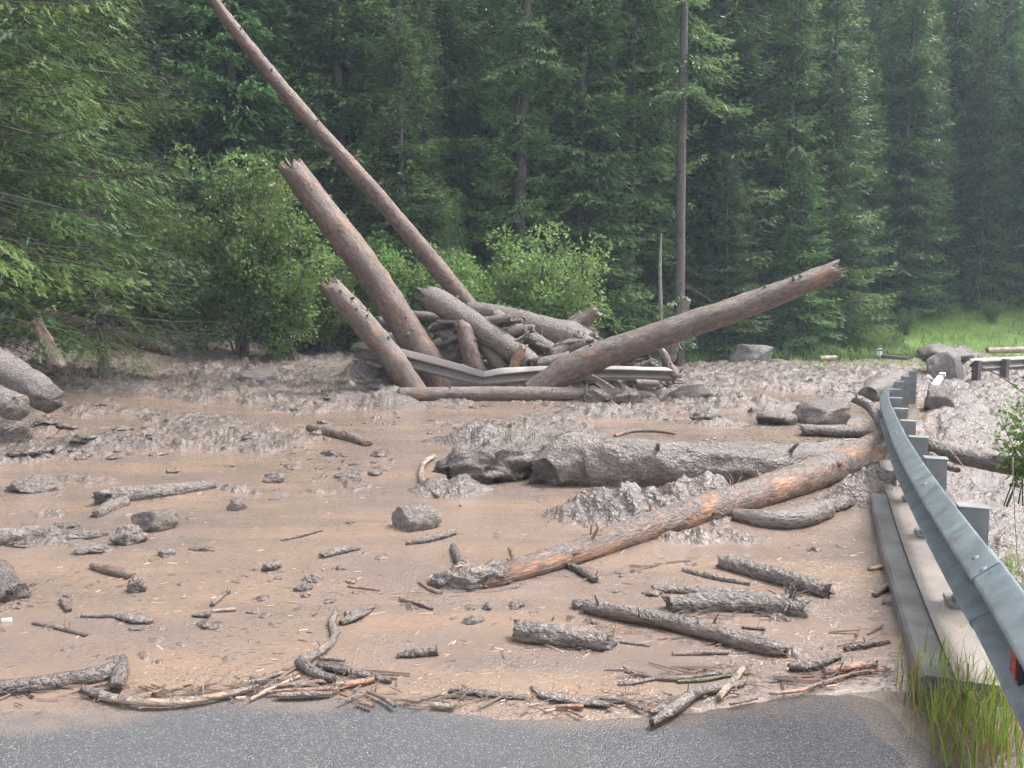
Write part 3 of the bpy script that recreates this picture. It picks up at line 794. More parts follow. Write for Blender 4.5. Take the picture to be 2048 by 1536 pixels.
log('log', 'half buried log left of the thick trunk inside the jam', [(745, 668, 22, 17.8), (830, 690, 26, 17.5), (875, 715, 24, 17.4)], BARKG, 'log', rough=.08, stubs=2)
rj = random.Random(5)
for k in range(72):                                   # broken lengths wedged in the heap
    x0 = rj.uniform(750, 1320); y0 = 712 - 76 * math.exp(-((x0 - 985) / 190) ** 2) + rj.uniform(-4, 48); L = rj.uniform(35, 90); a = rj.uniform(-.6, .6)
    th = rj.uniform(8, 23); Yd = rj.uniform(17.15, 18.5)
    log('log', 'short muddy broken log wedged among the trunks of the jam', [(x0 - L / 2 * math.cos(a), y0 - L / 2 * math.sin(a), th, Yd), (x0 + rj.uniform(-4, 4), y0 + rj.uniform(-3, 3), th * 1.05, Yd - .1), (x0 + L / 2 * math.cos(a), y0 + L / 2 * math.sin(a), th * .9, Yd - .2)], rj.choice([BARK, BARKG, BARKG, CAKED]), 'log', 'broken lengths wedged in the log jam', rough=.09, nseg=10, stubs=2, stublen=.07)
# twigs tangled in the heap
TV, TT, TL = [], [], []; nv = 0
for k in range(380):
    x0 = rj.uniform(-3.2, 3.6); y0 = rj.uniform(16.9, 18.6)
    zt = .35 + .95 * math.exp(-((x0 - .0) / 1.9) ** 2); z0 = rj.uniform(.1, zt)
    a = rj.uniform(0, 6.28); L = rj.uniform(.15, .6); e = rj.uniform(-.7, .8)
    d = np.array([math.cos(a) * math.cos(e), math.sin(a) * math.cos(e) * .6, math.sin(e)]) * L
    p = np.array([x0, y0, z0]); r = rj.uniform(.008, .028)
    v, t, l, _ = tube([tuple(p - d), tuple(p + np.array([rj.uniform(-.08, .08), 0, rj.uniform(-.08, .08)])), tuple(p + d)], [r, r, r * .5], 5, .1, 2, k, 1, (.3, .3), 3.0)
    TV.append(v); TT.append(t + nv); TL.append(l); nv += len(v)
tag(link('tangled_twigs', mesh('tangled_twigs', np.concatenate(TV), np.concatenate(TT), BARKG, {'lc': np.concatenate(TL)})), 'muddy twigs and roots tangled through the log jam', 'twigs', kind='stuff')

# the buckled guard rail caught in the jam
br = empty('buckled_guard_rail', tuple(at(968, 770, 16.2)))
tag(br, 'torn buckled guard rail beam bent to a V across the log jam', 'guard rail')
def wsheet(name, cps, size, tilt):
    pts = [at(a, b, Yd) for a, b, Yd in cps]
    n = 40; u = np.linspace(0, len(pts) - 1, n)
    P_ = np.stack([np.interp(u, range(len(pts)), [p[k] for p in pts]) for k in range(3)], 1)
    S_ = np.interp(u, range(len(size)), size); Tl = np.interp(u, range(len(tilt)), tilt)
    T_ = np.gradient(P_, axis=0); T_ /= np.linalg.norm(T_, axis=1)[:, None]
    prof = wprof(.5, .27, .012); k = len(prof); V = []
    for i in range(n):
        upv = np.array([0, 0, 1.]); rt = np.cross(T_[i], upv); rt /= np.linalg.norm(rt); up = np.cross(rt, T_[i])
        ca, sa = math.cos(Tl[i]), math.sin(Tl[i])
        u2 = up * ca + rt * sa; r2 = rt * ca - up * sa
        for (o, zz) in prof: V.append(P_[i] + r2 * (-o) * S_[i] + u2 * zz * S_[i])
    Fc = [(i * k + j, i * k + (j + 1) % k, (i + 1) * k + (j + 1) % k, (i + 1) * k + j) for i in range(n - 1) for j in range(k)]
    Fc += [tuple(reversed(range(k))), tuple(range((n - 1) * k, n * k))]
    o = child(name, V, Fc, STEELM, br); autosm(o, 55); return o
wsheet('beam', [(712, 703, 16.9), (724, 702, 16.5), (760, 706, 16.2), (850, 728, 16.2), (930, 748, 16.1), (968, 757, 16.0)], [.36, .40, .42, .42, .40, .34], [.35, .3, .3, .35, .4, .5])
wsheet('beam', [(966, 757, 16.02), (1000, 753, 16.1), (1050, 750, 16.3), (1110, 746, 16.4), (1230, 746, 16.5), (1345, 749, 16.6)], [.34, .38, .36, .32, .31, .30], [.5, .3, .15, .05, .0, .0])

# -- the large logs in the middle ground
log('log', 'big peeled orange spruce trunk lying across the mud to the rail', [(965, 1160, 42), (1010, 1148, 48), (1150, 1106, 53), (1300, 1053, 58), (1450, 1007, 61), (1600, 960, 63), (1700, 923, 66), (1782, 892, 70)], PEEL, 'log', stubs=12, stublen=.10, rough=.03, freq=3, nseg=30, ends=(.8, .4), sink=.62, step=.22)
log('clod', 'mud sleeve burying the left tip of the peeled trunk', [(868, 1160, 34), (905, 1162, 46), (950, 1160, 60), (1000, 1149, 60), (1025, 1142, 50)], CAKE, 'mud clod', rough=.2, freq=4, nseg=30, lump=.25, step=.15, sink=.5, flat=.85)
log('log', 'huge mud caked trunk lying behind the peeled orange one', [(1090, 950, 70), (1150, 926, 122), (1240, 930, 112), (1330, 932, 104), (1450, 933, 92), (1600, 928, 76), (1720, 915, 64)], CAKE, 'log', rough=.075, freq=3.2, nseg=48, ends=(.6, .3), lump=.07, step=.12, sink=.6, stubs=5, stublen=.12)
log('log', 'shattered mud caked butt with ragged hollow end in mid mud', [(895, 952, 60), (935, 940, 92), (1020, 922, 108), (1100, 902, 104), (1170, 892, 86)], CAKED, 'log', rough=.17, freq=4.2, nseg=46, ends=(1.0, .4), lump=.22, step=.12, sink=.55, sharp=.3)
log('bark_strip', 'curved peeled strip of bark at the hollow log end', [(868, 912, 9), (846, 928, 10), (843, 955, 11), (855, 975, 10), (878, 990, 8)], PALE, 'bark', rough=.1, nseg=8, sink=1.6)
log('bark_strip', 'ragged muddy bark slab below the hollow log end', [(860, 968, 30), (900, 978, 36), (940, 985, 14)], CAKED, 'bark', rough=.2, flat=.6, lump=.2)
log('log', 'curved wet grey log beneath the peeled trunk', [(1470, 1030, 26), (1540, 1040, 38), (1600, 1036, 42), (1650, 1018, 40)], SMOOTHG, 'log', rough=.04, nseg=24, stubs=1, step=.2, sink=.7)
log('log', 'muddy root slab between the curved log and the kerb', [(1640, 1020, 36), (1700, 1003, 34), (1760, 990, 26), (1795, 985, 18)], CAKE, 'root', rough=.15, nseg=24, lump=.25, flat=.7, step=.2)
log('log', 'straight grey log slanting between peeled trunk and kerb', [(1442, 1124, 28), (1480, 1132, 33), (1560, 1153, 34), (1655, 1182, 30)], CAKE, 'log', rough=.06, nseg=26, ends=(.8, .8), sink=.75, step=.18)
log('log', 'sunken muddy log with a root clump at its right end', [(1335, 1212, 38), (1420, 1208, 46), (1520, 1210, 48), (1606, 1218, 50)], CAKE, 'log', rough=.07, nseg=24, ends=(.6, .8), sink=.35, lump=.1, step=.2)
log('log', 'flat sunken muddy slab above the root clump log', [(1305, 1178, 20), (1380, 1180, 26), (1470, 1184, 24), (1560, 1192, 12)], CAKE, 'log', rough=.12, nseg=20, flat=.6, sink=.4)
log('log', 'thin half sunk mud ridge stick above the flat slab', [(1365, 1140, 9), (1430, 1155, 14), (1500, 1168, 8)], CAKE, 'stick', rough=.16, nseg=12)
log('log', 'long grey pole with red bark at its left end', [(1172, 1212, 30), (1260, 1228, 34), (1365, 1250, 35), (1470, 1278, 36), (1540, 1294, 34), (1568, 1304, 20)], m_log('half_red_bark', (.17, .12, .10, 1), (.34, .10, .06, 1), .28, .62), 'log', rough=.05, nseg=26, stubs=6, stublen=.05, ends=(.3, 1.4), sink=.75, step=.18)
log('log', 'thick short mud caked log lying alone in the foreground', [(1033, 1262, 42), (1070, 1266, 48), (1150, 1276, 46), (1214, 1286, 36)], CAKE, 'log', rough=.08, nseg=28, ends=(.7, 1.0), sink=.7, lump=.06, step=.16)
log('log', 'thin peeled twig under the thick short log', [(1060, 1272, 7), (1090, 1288, 8), (1128, 1306, 5)], PALE, 'stick', rough=.08, nseg=8)
log('log', 'lone crooked log lying in mid mud, orange at one end', [(618, 856, 14), (650, 862, 20), (690, 872, 20), (738, 888, 14)], BARK, 'log', rough=.12, nseg=14, stubs=3, lump=.1)
log('log', 'pale mud coated log with a forked end at left', [(204, 1000, 34), (230, 993, 36), (320, 985, 30), (430, 970, 18)], CAKE, 'log', rough=.08, nseg=22, stubs=2, sink=.5, ends=(.8, .3))
log('log', 'short broken branch before the forked log end', [(192, 1030, 16), (215, 1016, 22), (250, 1004, 22)], CAKE, 'branch', rough=.12, nseg=14)
log('log', 'long low mud crusted log at the left picture edge', [(-60, 1078, 40), (20, 1076, 38), (90, 1070, 32), (150, 1074, 22), (215, 1066, 10)], CAKE, 'log', rough=.14, nseg=24, lump=.2, sink=.4, stubs=2)
log('log', 'upper of two big muddy logs lying at the left edge', [(-120, 650, 70, 10.8), (-20, 722, 68, 10.3), (50, 766, 64, 9.9), (98, 798, 58, 9.6)], CAKE, 'log', rough=.08, nseg=30, ends=(.2, .2), step=.2)
log('log', 'lower of two big muddy logs lying at the left edge', [(-130, 735, 58, 9.6), (-50, 780, 58, 9.2), (36, 816, 52, 8.9)], CAKE, 'log', rough=.1, nseg=30, ends=(.2, .2), step=.2)
log('log', 'dark broken log stump at far left foreground', [(-60, 1140, 60), (-20, 1155, 60), (30, 1190, 40)], CAKED, 'log', rough=.15, lump=.2, nseg=18, sink=.4)
log('log', 'log in bottom left corner ending in an upturned butt', [(-90, 1388, 26), (20, 1376, 30), (130, 1362, 31), (200, 1350, 34), (226, 1340, 36)], CAKED, 'log', rough=.05, nseg=24, sink=.6, step=.18)
log('root', 'flared upturned butt plate of the corner log', [(232, 1375, 22), (240, 1350, 30), (246, 1316, 14)], CAKED, 'root', rough=.09, nseg=16, sink=1.0)
log('log', 'short stub standing out of the liquid left of peeled trunk', [(906, 1092, 13), (915, 1112, 17), (926, 1130, 20)], CAKED, 'stub', rough=.07, nseg=14, sink=.9)
log('log', 'small orange bottomed log beside a mud stone at left', [(185, 1132, 13), (215, 1140, 17), (262, 1153, 12)], BARKR, 'log', rough=.06, nseg=14)
# right side by the rail
log('log', 'weathered flat slab pointing at the rail below dark boulder', [(1605, 860, 28), (1670, 862, 30), (1740, 866, 26)], CAKE, 'slab', rough=.1, nseg=20, flat=.75, sink=.9)
log('log', 'bent peeled branch arching up beside the rail', [(1708, 796, 20, 9.6), (1738, 812, 20, 9.5), (1755, 838, 16, 9.3), (1762, 862, 14, 9.2)], BARKG, 'branch', rough=.07)
log('log', 'muddy log lying along the back of the rail bend', [(1735, 790, 30), (1762, 775, 34), (1800, 755, 28)], CAKE, 'log', rough=.1, nseg=16, sink=1.0)
log('log', 'thin twig lying under the slab near the rail', [(1650, 885, 5), (1700, 880, 6), (1760, 884, 6)], PALE, 'stick', nseg=8)
log('log', 'long grey log lying on the slope behind the rail', [(1862, 893, 30, 7.3), (1920, 912, 34, 6.9), (2000, 928, 36, 6.5), (2110, 945, 38, 6.1)], CAKE, 'log', rough=.07, nseg=24, stubs=3)
log('log', 'brown branch below the long log behind the rail', [(1862, 910, 14, 6.6), (1890, 930, 16, 6.3), (1915, 940, 12, 6.1)], BARK, 'branch', rough=.1)
log('log', 'small dark log on the mud beyond the rail bend', [(1865, 774, 16), (1890, 780, 18), (1918, 786, 14)], BARK, 'log', rough=.1)
log('log', 'pale barkless log at the far right beyond the second rail', [(1975, 701, 12, 24.), (2030, 700, 13, 24.), (2120, 699, 13, 24.)], PALE, 'log', rough=.04)
log('log', 'pale short log at the foot of the bank, left of boulder', [(1434, 713, 9, 29.), (1476, 713, 9, 29.)], PALE, 'log', rough=.05)
log('log', 'pale short log at the foot of the bank, right of boulder', [(1640, 717, 11, 28.), (1672, 716, 11, 28.)], PALE, 'log', rough=.05)
log('log', 'long low pale log across the far mud beside the delineator', [(1765, 712, 7, 26.), (1815, 717, 8, 25.)], BARKG, 'log', rough=.06)
log('log', 'old dark trunk lying under the trees at left', [(90, 632, 34, 17.5), (200, 662, 34, 17.0), (300, 690, 28, 16.6), (350, 704, 20, 16.4)], BARK, 'log', rough=.06)
log('log', 'slender mossy snag leaning at the near spruce foot', [(70, 640, 22, 12.4), (95, 690, 26, 12.3), (118, 738, 34, 12.2)], DEAD if False else BARK, 'snag', rough=.1)

# -- foreground sticks and slabs
S = [
 ('stick', 'crooked forked branch running down to the flotsam line', [(672, 1222, 12), (664, 1245, 14), (668, 1275, 15), (645, 1300, 18), (605, 1322, 22)], BARKG, .1),
 ('stick', 'stout broken end of the forked branch pointing at the road', [(600, 1322, 22), (630, 1345, 22), (668, 1358, 14)], CAKED, .1),
 ('stick', 'muddy side branch of the fork lying to the right', [(634, 1330, 14), (690, 1342, 17), (740, 1352, 17), (782, 1362, 9)], CAKED, .12),
 ('stick', 'small twig beside the fork of the branch', [(640, 1316, 8), (690, 1322, 7)], BARKG, .08),
 ('bark_slab', 'thick cracked bark slab standing beside forked branch', [(682, 1246, 16), (712, 1230, 30), (745, 1212, 16)], BARKG, .14),
 ('stick', 'long bowed pale branch along the flotsam line', [(178, 1380, 12), (215, 1394, 15), (300, 1405, 15), (380, 1401, 14), (450, 1389, 12), (515, 1372, 8)], PALE, .05),
 ('stick', 'thick end branch where the bowed one starts', [(165, 1378, 12), (195, 1388, 16), (230, 1396, 14)], BARKG, .12),
 ('bark_slab', 'long grey bark strip on top of the flotsam heap', [(482, 1370, 10), (525, 1358, 14), (565, 1344, 10)], BARKG, .1),
 ('bark_slab', 'reddish bark strip in the flotsam heap', [(540, 1372, 12), (600, 1368, 14), (650, 1360, 12)], BARKR, .1),
 ('stick', 'orange stick lying through the flotsam heap', [(535, 1384, 8), (600, 1380, 9), (678, 1378, 10)], ORNG, .05),
 ('bark_slab', 'flat muddy bark piece at the front of the flotsam heap', [(555, 1390, 14), (610, 1388, 18), (665, 1386, 10)], BARKG, .12),
 ('stick', 'thin stick crossing the flotsam heap diagonally', [(500, 1398, 6), (545, 1376, 7), (600, 1352, 6)], PALE, .05),
 ('stick', 'short muddy stick with orange tip right of the heap', [(672, 1370, 13), (710, 1366, 13), (750, 1358, 12)], ORNG, .07),
 ('stick', 'dark bent twig on the edge of the mud', [(735, 1383, 7), (765, 1396, 8), (790, 1412, 9)], BARK, .08),
 ('stick', 'short orange chip lying at the mud edge', [(716, 1402, 9), (745, 1412, 10)], ORNG, .08),
 ('stick', 'thin dark twig by the orange chip', [(680, 1388, 4), (700, 1394, 5), (715, 1398, 4)], BARK, .08),
 ('bark_slab', 'small square bark block at the mud edge', [(866, 1408, 13), (912, 1412, 14)], PALE, .1),
 ('bark_slab', 'long muddy bark slab pointing right at centre front', [(900, 1380, 14), (950, 1384, 20), (1000, 1390, 18), (1052, 1398, 6)], CAKED, .12),
 ('bark_slab', 'wedge shaped bark slab right of centre front', [(1063, 1374, 10), (1090, 1390, 22), (1150, 1400, 24), (1220, 1410, 16)], CAKE, .1),
 ('stick', 'stub of orange wood on the wedge slab', [(1112, 1413, 9), (1166, 1412, 10)], ORNG, .06),
 ('stick', 'brown curved stick beyond the wedge slab tip', [(1200, 1396, 7), (1245, 1402, 9), (1285, 1418, 8)], BARKR, .06),
 ('stick', 'short red twig below the wedge slab', [(1136, 1420, 5), (1165, 1434, 5)], ORNG, .06),
 ('stick', 'big bent grey branch at the mud edge front right', [(1303, 1446, 16), (1350, 1415, 24), (1390, 1385, 24), (1430, 1377, 16), (1490, 1366, 10)], BARKG, .06),
 ('bark_slab', 'torn bark flap under the big bent branch', [(1300, 1425, 12), (1330, 1412, 18)], BARK, .15),
 ('stick', 'pale peeling birch like stick lying across the others', [(1437, 1396, 12), (1460, 1368, 15), (1486, 1338, 12)], PALE, .06),
 ('stick', 'long reddish branch with a knuckle at its middle', [(1250, 1342, 7), (1300, 1354, 9), (1345, 1358, 12), (1400, 1352, 9), (1478, 1338, 10)], BARKR, .06),
 ('stick', 'shorter muddy limb under the reddish branch', [(1238, 1368, 9), (1275, 1364, 10), (1312, 1356, 8)], BARKG, .08),
 ('stick', 'green barked twig lying against reddish branch', [(1355, 1364, 8), (1410, 1359, 9), (1470, 1349, 6)], GREEN, .03),
 ('stick', 'thick orange stick with worn round end near kerb', [(1648, 1342, 14), (1700, 1334, 15), (1750, 1327, 16)], ORNG, .08),
 ('stick', 'muddy jagged stick left of the thick orange one', [(1578, 1334, 14), (1620, 1330, 20), (1680, 1312, 10)], CAKED, .14),
 ('stick', 'thin branching twig running below the orange stick', [(1540, 1388, 6), (1600, 1380, 8), (1650, 1364, 7), (1720, 1344, 5), (1775, 1342, 4)], ORNG, .06),
 ('stick', 'dark short twig near the wet asphalt', [(1460, 1408, 6), (1515, 1396, 6)], BARK, .06),
 ('stick', 'crumbling muddy stick lump in the smooth foreground', [(795, 1312, 10), (835, 1306, 18), (876, 1304, 14)], CAKED, .2),
 ('stick', 'slim reddish stick pointing at the road, left foreground', [(68, 1245, 9), (110, 1253, 9), (172, 1270, 7)], BARKR, .06),
 ('stick', 'dark knobbly twig above the slim reddish stick', [(162, 1232, 6), (210, 1232, 8), (268, 1228, 5)], BARKG, .1),
 ('stick', 'short thick twig end, left foreground', [(122, 1200, 9), (138, 1220, 10)], BARK, .08),
 ('bark_slab', 'flat grey bark flake in the left foreground', [(235, 1232, 14), (270, 1238, 24), (302, 1244, 14)], CAKE, .12),
 ('stick', 'pale chip beside a dark flake, left of centre', [(418, 1222, 6), (472, 1218, 7)], PALE, .05),
 ('bark_slab', 'dark triangular flake left of centre', [(386, 1230, 10), (420, 1230, 14)], CAKED, .1),
 ('stick', 'slanting brown stick left of centre', [(424, 1210, 8), (440, 1195, 9), (458, 1180, 8)], BARKG, .06),
 ('stick', 'long thin orange splinter floating left of centre', [(695, 1172, 4), (760, 1180, 5)], ORNG, .04),
 ('stick', 'brown twig with red side shoot near the peeled tip', [(800, 1198, 8), (840, 1208, 9), (866, 1218, 6)], BARKR, .08),
 ('stick', 'two toned splinter at the tip of the peeled trunk', [(838, 1164, 6), (865, 1180, 8), (885, 1186, 7)], ORNG, .1),
 ('stick', 'muddy root trailing off the peeled trunk', [(1130, 1128, 12), (1160, 1140, 16), (1192, 1160, 14)], CAKED, .14),
 ('stick', 'straight stick stuck through the mud heap', [(1125, 1042, 6, 6.15), (1160, 1012, 7, 6.2), (1232, 980, 7, 6.6)], BARKR, .06),
 ('stick', 'curved thin root floating in mid mud', [(1230, 872, 7), (1265, 862, 7), (1310, 862, 6), (1350, 868, 5)], BARKR, .05),
 ('stick', 'pale stick against the kerb foot', [(1738, 1138, 7), (1780, 1130, 8), (1826, 1122, 6)], PALE, .05),
 ('stick', 'muddy pale stick end near the kerb', [(1748, 1190, 10), (1775, 1172, 11), (1796, 1160, 8)], BARKG, .08),
 ('stick', 'mud caked stick left of the kerb front', [(1690, 1298, 10), (1730, 1290, 14), (1778, 1284, 8)], CAKED, .15),
 ('stick', 'low mud covered stick right of the lone stone', [(812, 1086, 9), (860, 1078, 13), (908, 1064, 14)], CAKE, .16),
 ('bark_slab', 'grey layered bark slab in the orange liquid', [(642, 1112, 18), (680, 1100, 26), (720, 1096, 12)], CAKE, .14),
 ('stick', 'thin straight stick in the orange liquid, left', [(562, 1080, 5), (600, 1072, 6), (645, 1060, 5)], BARKG, .06),
 ('stick', 'small muddy twig pair below the long pole', [(1240, 1284, 5), (1300, 1292, 6)], CAKED, .08),
 ('stick', 'rusty flake strip below the long pole', [(1345, 1308, 8), (1400, 1306, 10), (1456, 1304, 10)], BARKR, .1),
 ('stick', 'dark flake beyond the long grey pole', [(1484, 1255, 6), (1530, 1258, 8)], CAKED, .1),
]
for (nm, lb, pts, mt, rg) in S:
    slab = nm == 'bark_slab'
    log(nm, lb, pts, mt, 'bark slab' if slab else 'stick', rough=rg, nseg=14 if slab else 10, flat=.55 if slab else 1.0, sink=.9, lump=rg, stubs=0 if slab else (2 if pts[1][2] > 7 else 0), stublen=.025, step=.4)
# root clump standing on the sunken log, and twigs growing up from the peeled trunk
def clump(name, label, px, py, n, L, seed, mat):
    p = onbase(px, py, .05); o = empty(name, tuple(p)); tag(o, label, 'root'); r = random.Random(seed)
    for k in range(n):
        a = r.uniform(0, 6.28); e = r.uniform(.0, 1.4); l = L * r.uniform(.5, 1)
        d = np.array([math.cos(a) * math.cos(e), math.sin(a) * math.cos(e), math.sin(e)]) * l
        b = d * .5 + np.array([r.uniform(-.2, .2), r.uniform(-.2, .2), .1]) * l
        v, t, lc, _ = tube([(0, 0, 0), tuple(b), tuple(d)], [.008, .006, .002], 5, .1, 2, k, 1, (.2, .2), 3)
        link('rootlet', mesh('rootlet', v, t, mat, {'lc': lc}), o)
clump('root_clump', 'dark bristly root clump on the end of the sunken log', 1575, 1212, 18, .17, 3, BARK)
clump('twig_fan', 'fan of broken twigs standing up off the peeled trunk', 1463, 985, 8, .24, 4, BARKR)
clump('twig_fan', 'bare red twigs standing behind the peeled trunk at its middle', 1385, 985, 4, .2, 9, BARKR)
clump('twig_fan', 'two short spikes near the muddy tip of the peeled trunk', 1025, 1130, 4, .12, 6, BARK)

# ------------------------------------------------------------------ rocks and big clods
def ico(sub):
    import bmesh
    bm = bmesh.new(); bmesh.ops.create_icosphere(bm, subdivisions=sub, radius=1)
    V = np.array([tuple(v.co) for v in bm.verts]); Fc = np.array([[v.index for v in f.verts] for f in bm.faces]); bm.free()
    return V, Fc
ICO = {k: ico(k) for k in (2, 3, 4, 5)}
def rock(name, label, px, pyb, wpx, hpx, mat=None, cat='stone', seed=0, cuts=7, rough=.10, sub=4, deep=.8, Y=None):
    if Y is None:
        p = onbase(px, pyb)
    else: p = at(px, pyb, Y)
    d = p[1]; wd = wpx / F * d; h = hpx / F * d
    V, Fc = ICO[sub]; V = V.copy(); r = np.random.default_rng(seed + 100)
    for k in range(cuts):
        nrm = r.normal(size=3); nrm /= np.linalg.norm(nrm); off = r.uniform(.55, .85)
        dd = V @ nrm - off; V = V - np.clip(dd, 0, None)[:, None] * nrm
    V = V * (1 + rough * 2 * f3(V * 2.2 + seed, 4, seed))[:, None] + V * (rough * .8 * f3(V * 7 + seed, 3, seed + 3))[:, None]
    V -= (V.max(0) + V.min(0)) / 2
    V *= np.array([wd / 2, wd * deep / 2, h * .68]) / V.max(0)
    V[:, 2] += h * .32
    a = r.uniform(-.3, .3); ca, sa = math.cos(a), math.sin(a)
    V[:, :2] = V[:, :2] @ np.array([[ca, sa], [-sa, ca]])
    loc = (p[0], p[1] + wd * deep * .35, p[2])
    return tag(link(name, mesh(name, V, Fc, mat or ROCK, {'lc': V}), loc=loc), label, cat)

R_ = [
 ('stone', 'half round flat faced stone in the orange liquid at left', 300, 1066, 92, 44, ROCKD, 1),
 ('clod', 'blocky mud chunk in front of half round stone', 250, 1093, 72, 42, CAKE, 2),
 ('stone', 'lone rounded stone in liquid left of the mud heap', 830, 1066, 106, 52, ROCK, 3),
 ('clod', 'ball of pebbly mud in the smooth left foreground', 270, 1190, 44, 34, CAKE, 4),
 ('clod', 'small lone clod in the orange liquid left of centre', 466, 1024, 42, 27, ROCKD, 5),
 ('stone', 'low smooth mud covered stone at left edge', 55, 988, 118, 34, CAKE, 6),
 ('stone', 'dark brown boulder block just left of rail bend', 1662, 850, 118, 52, ROCKD, 7),
 ('stone', 'grey slabby stone left of the dark boulder block', 1562, 852, 90, 30, ROCK, 8),
 ('stone', 'brown tilted stone at mid distance under raised trunk', 1385, 808, 92, 38, ROCKD, 9),
 ('boulder', 'big pale boulder before the trees right of the jam', 1512, 734, 96, 46, ROCK, 10),
 ('boulder', 'big grey boulder at the right beside second rail', 1903, 756, 78, 54, ROCK, 11),
 ('boulder', 'mud heap boulder behind the big grey boulder', 1905, 722, 110, 34, ROCKD, 12),
 ('stone', 'pale rounded stone in the left middle distance', 512, 772, 92, 34, ROCK, 13),
 ('clod', 'small grey cube of mud in the centre foreground', 974, 1226, 22, 20, CAKE, 14),
 ('clod', 'dark clod lump on the right end of the front trunk', 1195, 806, 62, 28, CAKED, 15),
 ('clod', 'brown clod right of the dark one on the front trunk', 1262, 812, 70, 30, CAKE, 16),
 ('clod', 'mud lump at the left end of the front trunk', 782, 804, 90, 30, CAKE, 17),
 ('stone', 'dark stone beneath curled rail end at the jam foot', 752, 768, 46, 26, ROCKD, 18),
 ('stone', 'grey muddy block at the left foot of the jam', 706, 756, 40, 30, ROCK, 19),
 ('clod', 'low clod in front of brown tilted stone', 1415, 850, 66, 28, CAKE, 20),
 ('clod', 'pointed mud peak on the left of the huge caked trunk', 1158, 930, 80, 72, CAKE, 21),
 ('clod', 'knob of mud touching the left end of the long pole', 1160, 1224, 34, 26, CAKED, 22),
 ('clod', 'grey clod close to the kerb in the foreground', 1800, 1222, 56, 28, CAKED, 23),
 ('stone', 'pair of dark clods left of the forked branch', 602, 1186, 44, 16, CAKED, 24),
 ('clod', 'pebbly clod in left foreground beneath orange liquid', 328, 1118, 38, 18, CAKE, 25),
 ('clod', 'pebbly grey clod left of the peeled trunk tip', 540, 1146, 42, 20, CAKE, 26),
 ('clod', 'low clod right behind the pair of dark clods', 620, 1168, 44, 18, CAKE, 27),
 ('clod', 'lumpy pale clod beside the blocky mud chunk', 175, 1112, 76, 20, CAKE, 28),
 ('clod', 'dark clod at mid left before the pale stone', 340, 790, 40, 18, ROCKD, 29),
 ('clod', 'torn root clod in far left mud', 450, 728, 44, 20, ROCKD, 30),
 ('clod', 'pebbled clod in orange liquid left of hollow log', 545, 968, 50, 20, CAKE, 31),
 ('clod', 'mud knob on the crusted log at left edge', 110, 1062, 24, 18, CAKE, 32),
 ('clod', 'brown clod below the boulder by the bank', 1570, 738, 60, 20, ROCKD, 33),
 ('clod', 'muddy block by the broken concrete beyond the rail', 1890, 830, 74, 60, ROCKD, 34),
 ('clod', 'clod in the far mud left of the second rail', 1690, 756, 44, 18, ROCKD, 35),
 ('clod', 'small dark clod in front of the grey slabby stone', 1510, 828, 24, 13, ROCKD, 36),
]
FIXY = {11: 19.3, 12: 21.5}
for (nm, lb, px, py, wp, hp, mt, sd) in R_:
    rock(nm, lb, px, py, wp, hp, mt, 'stone' if nm != 'clod' else 'mud clod', sd, cuts=9 if mt in (ROCK, ROCKD) else 5, rough=.08 if mt in (ROCK, ROCKD) else .18, sub=4 if wp > 34 else 3, Y=FIXY.get(sd))

# ------------------------------------------------------------------ other things at the right
# second guard rail in the distance
g2 = empty('far_guard_rail', tuple(at(1945, 755, 19.)))
tag(g2, 'second guard rail with dark posts at far right beyond boulder', 'guard rail')
A0, A1 = at(1938, 731, 19.2), at(2200, 716, 22.5)
n = 12; P_ = np.stack([np.linspace(A0[0], A1[0], n), np.linspace(A0[1], A1[1], n)], 1); t = (P_[-1] - P_[0]); t /= np.linalg.norm(t)
V, Fc = sweep((P_, np.tile(t, (n, 1))), [(-o, zz) for o, zz in wprof()], np.linspace(A0[2], A1[2], n))
autosm(child('beam', V, Fc, STEELM, g2), 50)
for k in range(6):
    f = .03 + k * .19; c = A0 * (1 - f) + A1 * f
    V, Fc = box((c[0] - .0, c[1] - .13, c[2] - .25), .14, .16, .75, math.atan2(t[1], t[0])); child('post', V, Fc, DEAD, g2, False)
def delineator(label, base_p, top_p, wd):
    o = empty('delineator_post', tuple(base_p)); tag(o, label, 'road marker')
    d = Vector(top_p) - Vector(base_p); L = d.length; q = d.to_track_quat('Z', 'Y')
    o.rotation_euler = q.to_euler()
    for nm, z0, z1, s, mt in (('body', 0, L * .72, 1, WHITEP), ('band', L * .72, L * .88, 1.01, BLACK), ('cap', L * .88, L, 1, WHITEP)):
        V, Fc = box((0, 0, (z0 + z1) / 2), wd * s, wd * .7 * s, z1 - z0 - .002); link(nm, mesh(nm, V, Fc, mt, smooth=False), o)
delineator('white road marker post standing before the grass bank', at(1761, 713, 27.), at(1760, 697, 27.), .12)
delineator('second short white marker beside the first at the bank', at(1756, 711, 27.6), at(1755, 699, 27.6), .09)
delineator('white marker post knocked over on mud beyond the rail', at(1868, 772, 14.5), at(1886, 748, 14.9), .10)
cb = [at(1962, 735, 17.), at(2000, 752, 15.), at(2060, 795, 12.), at(2100, 830, 11.)]
v, t_, l, _ = tube([tuple(p) for p in cb], [.012] * 4, 6, .0, 2, 1, 1, (0, 0), 4)
tag(link('cable', mesh('cable', v, t_, BLACK, {'lc': l})), 'thin black cable slanting down from the second rail', 'cable')

